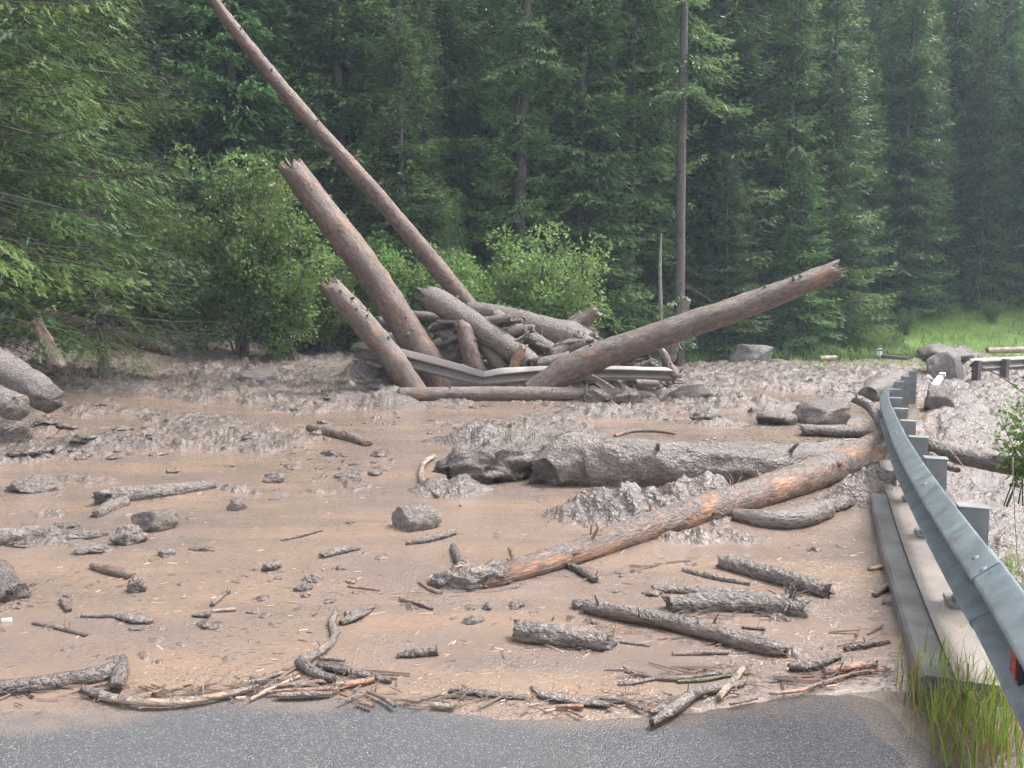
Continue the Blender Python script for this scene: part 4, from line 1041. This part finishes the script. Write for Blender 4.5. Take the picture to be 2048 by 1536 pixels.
# ------------------------------------------------------------------ litter
def prisms(cent, L, Wd, ang, tilt, tint, thick=.35):
    n = len(cent); ca, sa = np.cos(ang), np.sin(ang)
    d = np.stack([ca, sa, tilt], 1); s = np.stack([-sa, ca, np.zeros(n)], 1); u = np.array([0, 0, 1.])
    V = []
    for e in (-1, 1):
        for (a, b) in ((-1, 0), (1, 0), (0, 1)):
            V.append(cent + d * (e * L / 2)[:, None] + s * (a * Wd / 2)[:, None] + u * (b * Wd * thick)[:, None])
    V = np.stack(V, 1).reshape(-1, 3)
    fb = np.array([(0, 3, 5), (0, 5, 2), (1, 2, 5), (1, 5, 4), (0, 2, 1), (3, 4, 5)])
    Fc = (np.arange(n)[:, None, None] * 6 + fb[None]).reshape(-1, 3)
    return V, Fc, np.repeat(tint, 6)
def scatter_px(n, y0, y1, rng, x0=-80, x1=2000, bias=1.0):
    px = rng.uniform(x0, x1, n); py = y0 + (y1 - y0) * rng.uniform(0, 1, n) ** bias
    u = (px - 1024) / F; v = (768 - py) / F
    d = np.stack([u, CP + v * SP, -SP + v * CP], 1)
    z = np.zeros(n)
    for _ in range(12):
        t = (z - CAMH) / d[:, 2]; x = d[:, 0] * t; y = d[:, 1] * t; z = .5 * z + .5 * base(x, y)
    return x, y, z
def m_chip():
    k = M('wood_chips', .55, .4); t = k.attr('tint')
    k.color(k.ramp(t, [(.0, (.05, .037, .03, 1)), (.3, (.12, .088, .072, 1)), (.55, (.22, .125, .080, 1)), (.78, (.33, .19, .115, 1)), (1., (.42, .33, .24, 1))]))
    return k.m
x, y, z = scatter_px(6000, 800, 1440, RNG, bias=.75)
ok = (rail_d(x, y) < -.32) & (y - yfront(x) > .03); x, y, z = x[ok], y[ok], z[ok]
dens = f2(x * .9, y * 1.2, 3, 90); ok = RNG.uniform(0, 1, len(x)) < sst(.30, .6, dens) + .25; x, y, z = x[ok], y[ok], z[ok]
zz = np.maximum(z + .012, mud_z(x, y)) + .003
n = len(x); L = RNG.lognormal(-3.9, .55, n); L = np.clip(L, .008, .12)
V, Fc, tt = prisms(np.stack([x, y, zz], 1), L, np.clip(L * RNG.uniform(.10, .28, n), .002, .010), RNG.normal(.35, .7, n), RNG.normal(0, .06, n), RNG.uniform(0, 1, n) ** 1.6)
tag(link('wood_chips', mesh('wood_chips', V, Fc, m_chip(), {'tint': tt}, False)), 'splinters and wood chips floating all over the liquid mud', 'wood chips', kind='stuff')
# drift of twigs, needles and bark shreds along the front of the flow and caught against logs
rg_ = np.random.default_rng(77); PX, PY = [], []
for (x0, y0, x1, y1, n_, sp) in ((150, 1392, 520, 1388, 150, 9), (470, 1375, 760, 1372, 260, 12), (700, 1400, 930, 1412, 70, 9), (880, 1398, 1300, 1410, 120, 9), (1230, 1362, 1500, 1350, 130, 12), (1290, 1420, 1520, 1380, 110, 12), (1540, 1370, 1800, 1340, 130, 12),
                                  (1700, 1290, 1850, 1240, 110, 22), (1780, 1120, 1830, 1250, 60, 14), (1150, 1250, 1560, 1315, 90, 7), (950, 1190, 1400, 1120, 110, 9), (600, 1330, 790, 1365, 60, 9), (0, 1400, 240, 1385, 60, 12), (1340, 1232, 1600, 1240, 70, 7), (1060, 1300, 1220, 1305, 40, 6), (780, 1200, 930, 1190, 50, 12)):
    t = rg_.uniform(0, 1, n_); n_ = int(n_ * .55); t = t[:n_]; PX.append(x0 + (x1 - x0) * t + rg_.normal(0, sp, n_)); PY.append(y0 + (y1 - y0) * t + rg_.normal(0, sp * .6, n_))
PX = np.concatenate(PX); PY = np.concatenate(PY); q = np.array([onz(a, b, 0.0) for a, b in zip(PX, PY)])
zz = np.maximum(base(q[:, 0], q[:, 1]) + .016, mud_z(q[:, 0], q[:, 1])) + rg_.uniform(0, .012, len(q)); n = len(q)
ok = rail_d(q[:, 0], q[:, 1]) < -.3; q, zz = q[ok], zz[ok]; n = len(q)
L = np.clip(rg_.lognormal(-2.9, .6, n), .02, .26)
V, Fc, tt = prisms(np.stack([q[:, 0], q[:, 1], zz], 1), L, np.clip(L * rg_.uniform(.03, .10, n), .0025, .012), rg_.normal(.15, .55, n), rg_.normal(0, .05, n), rg_.uniform(0, .56, n), .6)
tag(link('flotsam', mesh('flotsam', V, Fc, bpy.data.materials['wood_chips'], {'tint': tt}, False)), 'drift of twigs and bark shreds along the front of the mud', 'twigs', kind='stuff')
q = onz(14, 1240, .03); V, Fc = box((0, 0, 0), .045, .018, .014, .3); V = [(a + random.uniform(-.004, .004), b + random.uniform(-.004, .004), c_ + random.uniform(-.003, .003)) for a, b, c_ in V]
tag(link('litter', mesh('litter', V, Fc, WHITEP, smooth=False), loc=tuple(q)), 'tiny white scrap of litter on the mud at far left', 'litter')
# small clods
def clods(n, y0, y1, rmin, rmax, seed, name, label, bias=1.0, sub=3):
    rng = np.random.default_rng(seed); x, y, z = scatter_px(n, y0, y1, rng, bias=bias)
    ok = (rail_d(x, y) < -.4) & (y - yfront(x) > .12); x, y, z = x[ok], y[ok], z[ok]
    dens = f2(x * .8 + 4, y * .9, 3, 95); ok = rng.uniform(0, 1, len(x)) < sst(.38, .62, dens) + .06; x, y, z = x[ok], y[ok], z[ok]
    bV, bF = ICO[sub]; n = len(x); Vs, Fs = [], []
    rr = rng.lognormal(0, .55, n) * rmin; rr = np.clip(rr, rmin * .4, rmax)
    zt = np.maximum(z + .01, mud_z(x, y))
    for i in range(n):
        q = bV * (1 + .9 * f3(bV * 1.7 + i * 3.1, 3, seed, .65))[:, None]
        q = q * np.array([rr[i] * rng.uniform(.8, 1.9), rr[i] * rng.uniform(.8, 1.3), rr[i] * rng.uniform(.3, .65)])
        a = rng.uniform(0, 6.28); ca, sa = math.cos(a), math.sin(a)
        q[:, :2] = q[:, :2] @ np.array([[ca, sa], [-sa, ca]])
        Vs.append(q + np.array([x[i], y[i], zt[i]])); Fs.append(bF + i * len(bV))
    V = np.concatenate(Vs)
    tag(link(name, mesh(name, V, np.concatenate(Fs), MUD, {'hb': np.full(len(V), .1)})), label, 'mud clods', kind='stuff')
clods(520, 830, 1330, .016, .045, 5, 'mud_crumbs', 'small crumbs of grey mud lying in the liquid', bias=.8)
clods(900, 725, 960, .035, .11, 6, 'mud_clods', 'countless grey mud clods across the middle distance', bias=1.1)

# ------------------------------------------------------------------ spruces
def needles(pos, dr, L, Wd, rng, tint, near=False):
    """needle covered twigs: folded diamonds, or saw toothed sprays for a near tree"""
    n = len(pos)
    dr = dr / (np.linalg.norm(dr, axis=1)[:, None] + 1e-9)
    up = rng.normal(size=(n, 3)) * .5 + np.array([0, 0, 1.])
    sd = np.cross(dr, up); sd /= np.linalg.norm(sd, axis=1)[:, None] + 1e-9
    nm = np.cross(sd, dr)
    L = L[:, None]; Wd = Wd[:, None]
    if not near:
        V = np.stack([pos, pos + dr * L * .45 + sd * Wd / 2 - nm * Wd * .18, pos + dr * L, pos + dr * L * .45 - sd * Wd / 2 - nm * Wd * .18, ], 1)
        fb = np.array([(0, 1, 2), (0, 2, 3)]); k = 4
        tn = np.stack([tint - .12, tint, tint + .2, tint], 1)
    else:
        V = []; tn = []; fb = []
        K = 3
        for j in range(K):
            a = pos + dr * L * (j / K * .9); b = pos + dr * L * ((j + .85) / K * .9)
            for sgn in (-1, 1):
                tip = pos + dr * L * ((j + 1.15) / K * .95) + sd * Wd * sgn * (.62 - .07 * j) - nm * Wd * .15
                i0 = len(V); V += [a, b, tip]; fb.append((i0, i0 + 1, i0 + 2)); f = j / K * .3
                tn += [tint - .1 + f, tint + f, tint + .15 + f]
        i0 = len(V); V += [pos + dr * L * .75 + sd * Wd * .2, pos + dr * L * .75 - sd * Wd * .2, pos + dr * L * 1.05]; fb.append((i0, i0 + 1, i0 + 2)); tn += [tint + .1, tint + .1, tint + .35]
        V = np.stack(V, 1); tn = np.stack(tn, 1); fb = np.array(fb); k = V.shape[1]
    Fc = (np.arange(n)[:, None, None] * k + fb[None]).reshape(-1, 3)
    return V.reshape(-1, 3), Fc, np.clip(tn, 0, 1).ravel()

def spruce(seed, H, cb, rmax, whorl=.36, nb=6, hang=.6, near=False, dens=1.0, dead=True, lat=.13, twig=.20, shape=.75, hmax=None, sparse=0.0):
    """-> (trunk mesh, crown mesh, dead twig mesh); origin at the foot"""
    rng = np.random.default_rng(seed)
    PO, DR, LL, WW, TI = [], [], [], [], []
    BV, BT, BL = [], [], []; nb_v = 0
    z = cb
    while z < (hmax or H) - .15:
        f = (H - z) / (H - cb)
        for b in range(rng.poisson(nb) + 1):
            if rng.uniform() < sparse: continue
            a = rng.uniform(0, 2 * math.pi); l = rmax * (f ** shape) * rng.uniform(.62, 1.08) + .15
            zz = z + rng.uniform(-.2, .2)
            pitch = .45 * (1 - f) - .12 * f + rng.normal(0, .08); dr_ = .55 * f * rng.uniform(.6, 1.3); upt = .38 * f
            hdir = np.array([math.cos(a), math.sin(a), 0]); sdir = np.array([-math.sin(a), math.cos(a), 0])
            t0 = .16
            nt = max(3, int(l * (1 - t0) / lat))
            t = np.linspace(t0, 1, nt) + rng.normal(0, .01, nt)
            def ax(t): return hdir[None] * (l * t)[:, None] + np.array([0, 0, 1.])[None] * (zz + l * (math.tan(pitch) * t - dr_ * t ** 2 + upt * t ** 3))[:, None] + sdir[None] * (l * .07 * np.sin(t * 5 + a))[:, None]
            A = ax(t)
            tv = np.array([0, .5, .95]); Q = ax(tv)
            rb = .012 + .016 * l / 3
            v, tt, lc, _ = tube([tuple(q) for q in Q], [rb, rb * .6, rb * .15], 3, 0, 1, 1, 1, (0, 0), 60)
            BV.append(v); BT.append(tt + nb_v); BL.append(lc); nb_v += len(v)
            bt = np.clip(rng.normal(.42, .26 if near else .20), .02, .9)
            for sgn in (-1, 1):
                q = np.clip((.50 * l * (1 - t) ** .75 + .14) * rng.uniform(.55, 1.1, nt), .1, 1.1)
                ph = rng.normal(.95, .15, nt)
                ld = hdir[None] * np.cos(ph)[:, None] + sdir[None] * (sgn * np.sin(ph))[:, None]
                m = np.maximum(1, (q / (twig * .55) * dens).astype(int))
                idx = np.repeat(np.arange(nt), m)
                u = (np.concatenate([np.arange(k) for k in m]) + rng.uniform(0, 1, len(idx))) / m[idx]
                qq = q[idx] * u
                p = A[idx] + ld[idx] * qq[:, None]
                p[:, 2] -= (.25 * hang * qq + .55 * hang * qq ** 2) + rng.uniform(0, .05, len(idx))
                hg = rng.uniform(.1, 1.1, len(idx)) * hang
                d = ld[idx] * rng.uniform(.5, 1, len(idx))[:, None] + hdir[None] * .35 + rng.normal(0, .22, (len(idx), 3)); d[:, 2] -= hg
                PO.append(p); DR.append(d); LL.append(twig * rng.uniform(.7, 1.3, len(idx))); WW.append(twig * (.36 if not near else .33) * rng.uniform(.7, 1.3, len(idx)))
                TI.append(np.clip(bt + rng.normal(0, .10, len(idx)), 0, 1))
            # tip spray
            k = 6; p = A[-1][None] + rng.normal(0, .04, (k, 3)); d = hdir[None] + rng.normal(0, .35, (k, 3)); d[:, 2] -= .2 * hang
            PO.append(p); DR.append(d); LL.append(np.full(k, twig)); WW.append(np.full(k, twig * .3)); TI.append(np.full(k, min(1, bt + .1)))
        z += whorl * rng.uniform(.7, 1.3) * (.55 + .45 * f)
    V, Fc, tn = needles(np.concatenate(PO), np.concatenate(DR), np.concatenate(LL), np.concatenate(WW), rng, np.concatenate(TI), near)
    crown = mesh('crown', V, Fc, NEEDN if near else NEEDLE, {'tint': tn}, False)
    r0 = .0045 * H + .04
    v, tt, lc, _ = tube([(0, 0, -.6), (.03 * math.sin(seed), .05, H * .3), (.05 * math.cos(seed), .0, H * .65), (0, 0, H)], [r0 * 1.25, r0, r0 * .62, .012], 10, .03, 2, seed, 1, (0, 0), 1.2)
    trunk = mesh('trunk', v, tt, TRUNK, {'lc': lc})
    # bare dead twigs on the lower stem
    if dead:
        zt = cb + 1.5
        for k in range(int(26 if not near else 60)):
            zz = rng.uniform(.5, max(zt, 2.5)); a = rng.uniform(0, 6.28); l = rng.uniform(.4, 1.5) * min(1, rmax / 2)
            d = np.array([math.cos(a), math.sin(a), rng.uniform(-.5, .1)])
            v, tt, lc, _ = tube([(0, 0, zz), tuple(np.array([0, 0, zz]) + d * l * .5), tuple(np.array([0, 0, zz - .15 * l]) + d * l)], [.014, .009, .003], 4, 0, 1, 1, 1, (0, 0), 14)
            BV.append(v); BT.append(tt + nb_v); BL.append(lc); nb_v += len(v)
    br_ = mesh('branches', np.concatenate(BV), np.concatenate(BT), DEAD, {'lc': np.concatenate(BL)})
    return trunk, crown, br_

def plant(name, meshes, loc, rz, scale, label, group=None, cat='tree', parts=('trunk', 'crown', 'branches'), lean=0):
    o = empty(name, tuple(loc), rz, scale); o.rotation_euler = (lean * math.cos(rz), lean * math.sin(rz), rz)
    tag(o, label, cat, group)
    for nm, me in zip(parts, meshes):
        c = link(nm, me, o)
        if nm in ('branches', 'stems'): c['kind'] = 'stuff'
    return o

VAR = [spruce(41, 22, .9, 2.9, .60, 8, .75, twig=.26, lat=.13), spruce(42, 24, .8, 2.7, .66, 8, .9, twig=.26, lat=.13), spruce(43, 20, .6, 3.1, .58, 8, .6, twig=.26, lat=.13), spruce(44, 25, 1.6, 2.6, .70, 8, 1.0, twig=.26, lat=.13)]
SMALL = [spruce(51, 9.5, .5, 1.9, .28, 6, .35, lat=.11, twig=.17), spruce(52, 7.5, .8, 1.5, .28, 6, .4, lat=.11, twig=.17)]
BARE = spruce(61, 27, 9.5, 1.9, .6, 4, .9, sparse=.25)
NEARM = spruce(71, 15, 1.7, 3.0, .40, 6, .85, near=True, lat=.13, twig=.135, dens=.85, shape=.5, hmax=10.5)

def hz_(px, Y):
    x = (px - 1024) / F * Y / (CP + (768 - 645) / F * SP) * 1.0
    return np.array([x, Y, 0.])
def stand(px, Y, dz=0.0):
    p = hz_(px, Y); p[2] = max(float(hill_z(p[0], p[1])), -9) if Y > float(treeline(p[0])) - 1 else float(base(p[0], p[1])); p[2] += dz
    return p
# near spruces at the left
plant('spruce_tree', NEARM, stand(-25, 12.2), .3, 1.0, 'nearest spruce with drooping light green boughs at the left edge', cat='tree')
plant('spruce_tree', NEARM, stand(205, 16.0), 2.4, .82, 'second near spruce with hanging boughs, left of the shrubs')
plant('spruce_tree', NEARM, stand(-190, 15.5), 4.0, 1.1, 'near spruce half outside the left picture edge')
# particular trees
plant('spruce_tree', SMALL[0], stand(805, 24.0), 1.0, 1.12, 'young pointed spruce with bare leader rising behind the jam')
plant('spruce_tree', SMALL[1], stand(1215, 27.0), 2.0, .95, 'young spruce with low boughs right of the light shrubs')
plant('spruce_tree', SMALL[0], stand(1450, 29.5), 4.0, .85, 'small spruce with a slim pale stem behind raised trunk')
plant('spruce_tree', SMALL[1], stand(1597, 31.), 5.0, 1.1, 'small spruce on a thin white stem right of the pale boulder')
plant('spruce_tree', BARE, stand(1360, 27.5), .5, 1.0, 'tall bare stemmed spruce with straight grey trunk right of centre')
plant('spruce_tree', BARE, stand(1035, 26.3), 2.2, 1.0, 'tall spruce with exposed pale trunk above the log jam', lean=-.03)
v, tt, lc, _ = tube([(0, 0, -.3), (.06, 0, 1.6), (0, 0, 3.4), (.03, 0, 4.6)], [.075, .07, .06, .03], 9, .03, 2, 3, 1, (.2, .5), 1.0)
o = tag(link('dead_stem', mesh('dead_stem', v, tt, m_plain('grey_deadwood', (.16, .14, .12, 1), (.30, .27, .24, 1), .8, 9, .3), {'lc': lc}), loc=tuple(stand(1318, 27.0))), 'thin dead grey stem left of the bare stemmed spruce', 'tree')
# the forest wall
rf_ = random.Random(3); placed = [(stand(p, q)[0], q) for p, q in ((1360, 27.5), (1035, 29.), (805, 24.))]
rows = [(0.8, 2.3, (0, 2, 0, 1)), (3.0, 2.4, (0, 1, 2, 3)), (5.6, 2.6, (0, 1, 2, 3)), (8.8, 2.8, (1, 0, 3, 2)), (12.5, 3.2, (1, 0, 3)), (17, 3.6, (1, 0, 3)), (23, 4.4, (1, 0, 3)), (30, 5.2, (1, 3))]
cnt = 0; FRONT = {}
for ri, (t, sp, vs) in enumerate(rows):
    x = -36.0
    while x < 46:
        x += sp * rf_.uniform(.7, 1.3)
        yy = float(treeline(x)) + t + rf_.uniform(-.9, .9)
        if abs(x / yy) > .86: continue
        if x > 12: yy += 4.5 * min(1, (x - 12) / 9)
        if ri < 2 and any(abs(x - a) < 1.3 and abs(yy - b) < 2 for a, b in placed): continue
        if ri == 0 and -8.5 < x < 3.2: yy += .8
        px = 1024 + x / yy * F
        side = 'left of the log jam' if px < 700 else 'behind the log jam' if px < 1250 else 'right of the log jam' if px < 1750 else 'above the grass bank'
        dep = 'front row spruce' if ri < 2 else 'inner forest spruce' if ri < 5 else 'hazy upslope spruce'
        vi = rf_.choice(vs); scl = rf_.uniform(.42, .7) if ri < 2 and rf_.random() < .35 else rf_.uniform(.8, 1.15); hz0 = float(hill_z(x, yy))
        tanmax = .95 - .46 * min(1, max(0, (px - 1000) / 600))              # the slope opens to the sky towards the right
        scl = min(scl, max(.3, (CAMH + tanmax * math.hypot(x, yy) - hz0) / (22, 24, 20, 25)[vi] * rf_.uniform(.9, 1.0)))
        plant('spruce_tree', VAR[vi], (x, yy, hz0), rf_.uniform(0, 6.28), scl,
              'dark green ' + dep + ' in the wood ' + side, dep + 's ' + side, lean=rf_.uniform(-.02, .02)); cnt += 1
        if ri < 2: FRONT.setdefault(side, []).append((px, bpy.context.scene.collection.objects[-1].parent))
ORD = ['first', 'second', 'third', 'fourth', 'fifth', 'sixth', 'seventh', 'eighth', 'ninth', 'tenth', 'eleventh', 'twelfth', 'thirteenth', 'fourteenth', 'fifteenth', 'sixteenth', 'seventeenth', 'eighteenth', 'nineteenth', 'twentieth']
for side, L in FRONT.items():
    L.sort(key=lambda a: a[0])
    for i, (_, o) in enumerate(L):
        o['label'] = 'dark green front row spruce ' + side + ', ' + ORD[min(i, 19)] + ' from the left there'

# ------------------------------------------------------------------ shrubs
def shrub(seed, H, R, nl, mat, leaf=.075, nst=9, sr=.03):
    rng = np.random.default_rng(seed); SV, ST, SL = [], [], []; nv = 0; cent = []
    for k in range(nst):
        a = rng.uniform(0, 6.28); rr = R * rng.uniform(.2, .95); h = H * rng.uniform(.6, 1.0)
        e = np.array([math.cos(a) * rr, math.sin(a) * rr, h]); mid = np.array([math.cos(a) * rr * .35, math.sin(a) * rr * .35, h * .55])
        v, t, l, _ = tube([(rng.normal(0, .1), rng.normal(0, .1), -.1), tuple(mid), tuple(e)], [sr, sr * .66, sr * .2], 5, .05, 2, k, 1, (0, 0), 6)
        SV.append(v); ST.append(t + nv); SL.append(l); nv += len(v)
        for j in range(11):
            f = rng.uniform(.22, 1.0); c = mid * (2 * f * (1 - f)) * 1.0 + e * f * f + rng.normal(0, .22, 3) * R * .55
            if c[2] > .1: cent.append((c, rng.uniform(.14, .36) * R * .55 + .12, rng.uniform(.1, .9)))
    C = np.array([c for c, _, _ in cent]); S_ = np.array([s for _, s, _ in cent]); Tn = np.array([t for _, _, t in cent])
    i = rng.integers(0, len(C), nl); d = rng.normal(size=(nl, 3)); d /= np.linalg.norm(d, axis=1)[:, None]
    p = C[i] + d * (S_[i] * rng.uniform(.35, 1.0, nl) ** .6)[:, None] * np.array([1, 1, .7])
    dr = d * .7 + rng.normal(0, .5, (nl, 3)); dr[:, 2] -= .15; dr /= np.linalg.norm(dr, axis=1)[:, None]
    up = rng.normal(0, .45, (nl, 3)) + np.array([0, 0, 1.]); sd = np.cross(dr, up); sd /= np.linalg.norm(sd, axis=1)[:, None]; nm = np.cross(sd, dr)
    L = leaf * rng.uniform(.7, 1.4, nl)[:, None]; Wd = L * .62
    V = np.stack([p, p + dr * L * .5 + sd * Wd / 2 + nm * Wd * .12, p + dr * L, p + dr * L * .5 - sd * Wd / 2 + nm * Wd * .12], 1).reshape(-1, 3)
    Fc = (np.arange(nl)[:, None, None] * 4 + np.array([(0, 1, 2), (0, 2, 3)])[None]).reshape(-1, 3)
    tn = np.repeat(np.clip(Tn[i] * .6 + rng.uniform(0, .45, nl), 0, 1), 4)
    return mesh('stems', np.concatenate(SV), np.concatenate(ST), DEAD, {'lc': np.concatenate(SL)}), mesh('foliage', V, Fc, mat, {'tint': tn}, False)
SH = [shrub(1, 4.6, 2.1, 14000, LEAFD, .085, 12), shrub(2, 3.0, 1.6, 10000, LEAFD, .08, 11), shrub(3, 2.6, 1.25, 8000, LEAFL, .075, 10), shrub(4, 2.4, 1.3, 8000, LEAFL, .07, 11), shrub(5, 7.5, 1.7, 12000, LEAFD, .085, 14)]
for (k, px, Y, rz, s, lb) in (
    (0, 480, 19.9, 0, 1.2, 'large dark green broadleaf shrub left of the leaning trunks'),
    (1, 570, 19.7, 1, 1.2, 'rounded mid green shrub at the mud edge beside the large one'),
    (1, 400, 20.3, 2.4, .9, 'dusty shrub low under the near spruces at the mud edge'),
    (1, 640, 21.3, 4.1, .85, 'shrub with mud splashed leaves behind the left trunk'),
    (0, 350, 22.0, 3.3, .9, 'tall shrub partly hidden behind near spruce boughs'),
    (2, 735, 22.2, .5, 1.56, 'light green shrub between the two leaning trunks'),
    (2, 812, 22.8, 2.0, 1.35, 'light green shrub just left of long thin pole foot'),
    (2, 950, 22.6, 3.1, 1.49, 'yellow green shrub directly above the log jam centre'),
    (3, 1065, 23.0, 1.2, 1.63, 'bright shrub above the root butt of the jam'),
    (3, 1140, 23.6, 4.0, 1.56, 'bright shrub at the right end of the shrub row'),
    (3, 1010, 24.0, 5.2, 1.42, 'light shrub between the yellow green and bright ones'),
    (4, 745, 25.0, .0, .95, 'slender broadleaf tree beside the young pointed spruce'),
    (4, 905, 25.6, 2.6, .72, 'pale leaved sapling right of the young pointed spruce'),
    (2, 1395, 29.5, 1.1, .55, 'low shrub at the foot of the bare stemmed spruce'),
    (2, 1700, 33.0, 2.1, .75, 'low bush on the bank left of the marker post'),
    (1, 1925, 38.5, 2.9, .6, 'grey green bush on the upper grass bank'),
    (3, 1640, 32.5, 2.9, .7, 'low bush under the white stemmed small spruce'),
    (3, 1810, 34.5, 1.7, .45, 'small weedy bush low on the bank right of the marker'),
    (1, 1985, 36.0, .7, .4, 'small dark weedy bush on the bank near the right edge'),
    (2, 1745, 36.0, 3.7, .6, 'pale bush where the bank meets the trees'),
    (3, 1860, 39.5, 5.7, .7, 'bright bush at the top of the bank'),
    (2, 1480, 31.0, 5.1, .6, 'leafy plant behind the big pale boulder'),
    (2, 1230, 26.5, 4.2, .6, 'low leafy plant behind the root limbs of the jam')):
    plant('shrub', SH[k], stand(px, Y), rz, s, lb, cat='shrub', parts=('stems', 'foliage'))

# ------------------------------------------------------------------ grass
def blades(pos, L, wd, rng, tint, lean=.5, segs=3):
    n = len(pos); a = rng.uniform(0, 6.28, n); h = np.stack([np.cos(a), np.sin(a), np.zeros(n)], 1); s = np.stack([-np.sin(a), np.cos(a), np.zeros(n)], 1)
    ln = rng.uniform(.15, 1, n) * lean; V = []; tn = []
    for k in range(segs + 1):
        f = k / segs; c = pos + np.array([0, 0, 1.]) * (L * f * (1 - .35 * ln * f))[:, None] + h * (L * ln * f ** 2)[:, None]
        wk = wd * (1 - f) ** .7 / 2
        V += [c - s * wk[:, None], c + s * wk[:, None]]; tn += [tint - .1 + .25 * f] * 2
    V = np.stack(V, 1).reshape(-1, 3); k = 2 * (segs + 1)
    fb = np.array([(2 * j, 2 * j + 1, 2 * j + 3, 2 * j + 2) for j in range(segs)])
    return V, (np.arange(n)[:, None, None] * k + fb[None]).reshape(-1, 4), np.clip(np.stack(tn, 1), 0, 1).ravel()
rng = np.random.default_rng(8)
n = 16000; x = rng.uniform(7.5, 33, n); t = rng.uniform(-.5, 1, n) ** 1 * 12; y = treeline(x) + t
p = np.stack([x, y, hill_z(x, y) + .02], 1)
V, Fc, tn = blades(p, rng.uniform(.10, .5, n) * (.5 + f2(x * .9, y * .9, 3, 41)), np.full(n, .035), rng, np.clip((f2(x * .6, y * .6, 4, 4, .6) - .5) * 2.4 + .42 + rng.normal(0, .18, n), 0, 1), .9, 2)
tag(link('bank_grass', mesh('bank_grass', V, Fc, GRASSM, {'tint': tn}, False)), 'bright green grass and herbs on the bank at right', 'grass', kind='stuff')
# leafy ground cover at the foot of the trees
n = 11000; x = rng.uniform(4.5, 17, n); t = rng.uniform(-1.2, 2.2, n); y = treeline(x) + t - .5
p = np.stack([x, y, np.maximum(hill_z(x, y), base(x, y)) + rng.uniform(0, .35, n) * sst(.3, .7, f2(x * .8, y * .8, 3, 6))], 1)
V, Fc, tn = blades(p, rng.uniform(.2, .55, n), np.full(n, .05), rng, rng.uniform(.1, 1, n), 1.1, 2)
tag(link('ground_cover', mesh('ground_cover', V, Fc, LEAFL, {'tint': tn}, False)), 'low green herbs along the foot of the forest', 'herbs', kind='stuff')
# tufts by the kerb
def patch(pxs, n, Lr, wd, mat, name, label, seed, lean=.6):
    rng = np.random.default_rng(seed); c = np.array([onz(a, b, .03) for a, b in pxs])
    i = rng.integers(0, len(c), n); p = c[i] + rng.normal(0, 1, (n, 3)) * np.array([.07, .13, 0])
    d = rail_d(p[:, 0], p[:, 1]); p[:, 2] = np.where(d < -.15, 0, .04)
    V, Fc, tn = blades(p, rng.uniform(*Lr, n), rng.uniform(.6, 1.2, n) * wd, rng, rng.uniform(0, 1, n), lean, 4)
    tag(link(name, mesh(name, V, Fc, mat, {'tint': tn}, False)), label, 'grass', kind='stuff')
KP = [(1875, 1390), (1890, 1420), (1905, 1450), (1925, 1490), (1950, 1520), (1960, 1470), (1930, 1430), (1985, 1530), (2000, 1480), (1900, 1405), (2030, 1440), (1880, 1370)]
patch(KP, 330, (.10, .30), .008, GRASSM, 'kerb_grass', 'green grass blades growing at the near kerb end', 3)
patch(KP, 430, (.06, .24), .005, STRAW, 'dry_kerb_grass', 'yellowed grass stalks mixed into the kerb grass', 4)
patch([(2040, 1350), (2050, 1400), (2030, 1330), (1990, 1300), (1960, 1310)], 60, (.12, .26), .008, GRASSM, 'rail_grass', 'grass blades growing under the near guard rail', 5)
# plant and grasses beyond the edge beam
plant('shrub', shrub(9, .9, .35, 900, LEAFL, .05, 6, .006), at(2040, 990, 6.3), 0, 1.0, 'leafy green plant beyond the rail at right edge', cat='plant', parts=('stems', 'foliage'))
x = rng.uniform(4.0, 5.4, 900); y = rng.uniform(5.6, 7.4, 900); ok = rail_d(x, y) > .7; x, y = x[ok], y[ok]; n = len(x)
V, Fc, tn = blades(np.stack([x, y, base(x, y) + .02], 1), rng.uniform(.1, .3, n), np.full(n, .008), rng, rng.uniform(0, .6, n), .8, 3)
tag(link('slope_grass', mesh('slope_grass', V, Fc, GRASSM, {'tint': tn}, False)), 'grass on the slope right of the concrete beam', 'grass', kind='stuff')
for k, (lb, cps) in enumerate((
    ('tall dry grass stalk arching over concrete beside the rail', [(2046, 1160, 3.7), (2010, 1080, 3.8), (1960, 980, 4.0), (1900, 900, 4.3), (1850, 858, 4.6)]),
    ('upright dry grass stalk at the right picture edge', [(2036, 1130, 3.8), (2030, 1040, 3.8), (2026, 950, 3.8), (2026, 915, 3.8)]))):
    pts = [tuple(at(*c)) for c in cps]
    v, tt, l, _ = tube(pts, [.0022] * (len(pts) - 1) + [.0035], 5, 0, 1, 1, 1, (0, 0), 12)
    o = link('grass_stalk', mesh('grass_stalk', v, tt, PALE, {'lc': l})); tag(o, lb, 'grass')

# ------------------------------------------------------------------ rainy haze
V, Fc = box((0, 30, 27), 190, 150, 60)
hz = link('haze', mesh('haze', V, Fc, None, smooth=False)); tag(hz, kind='stuff')
hm = bpy.data.materials.new('haze'); hm.use_nodes = True; nt = hm.node_tree
nt.nodes.remove(nt.nodes['Principled BSDF'])
pv = nt.nodes.new('ShaderNodeVolumePrincipled'); pv.inputs['Color'].default_value = (.68, .84, 1., 1)
pv.inputs['Density'].default_value = .0012; pv.inputs['Anisotropy'].default_value = .0
nt.links.new(pv.outputs[0], [n for n in nt.nodes if n.type == 'OUTPUT_MATERIAL'][0].inputs['Volume'])
hz.data.materials.append(hm)
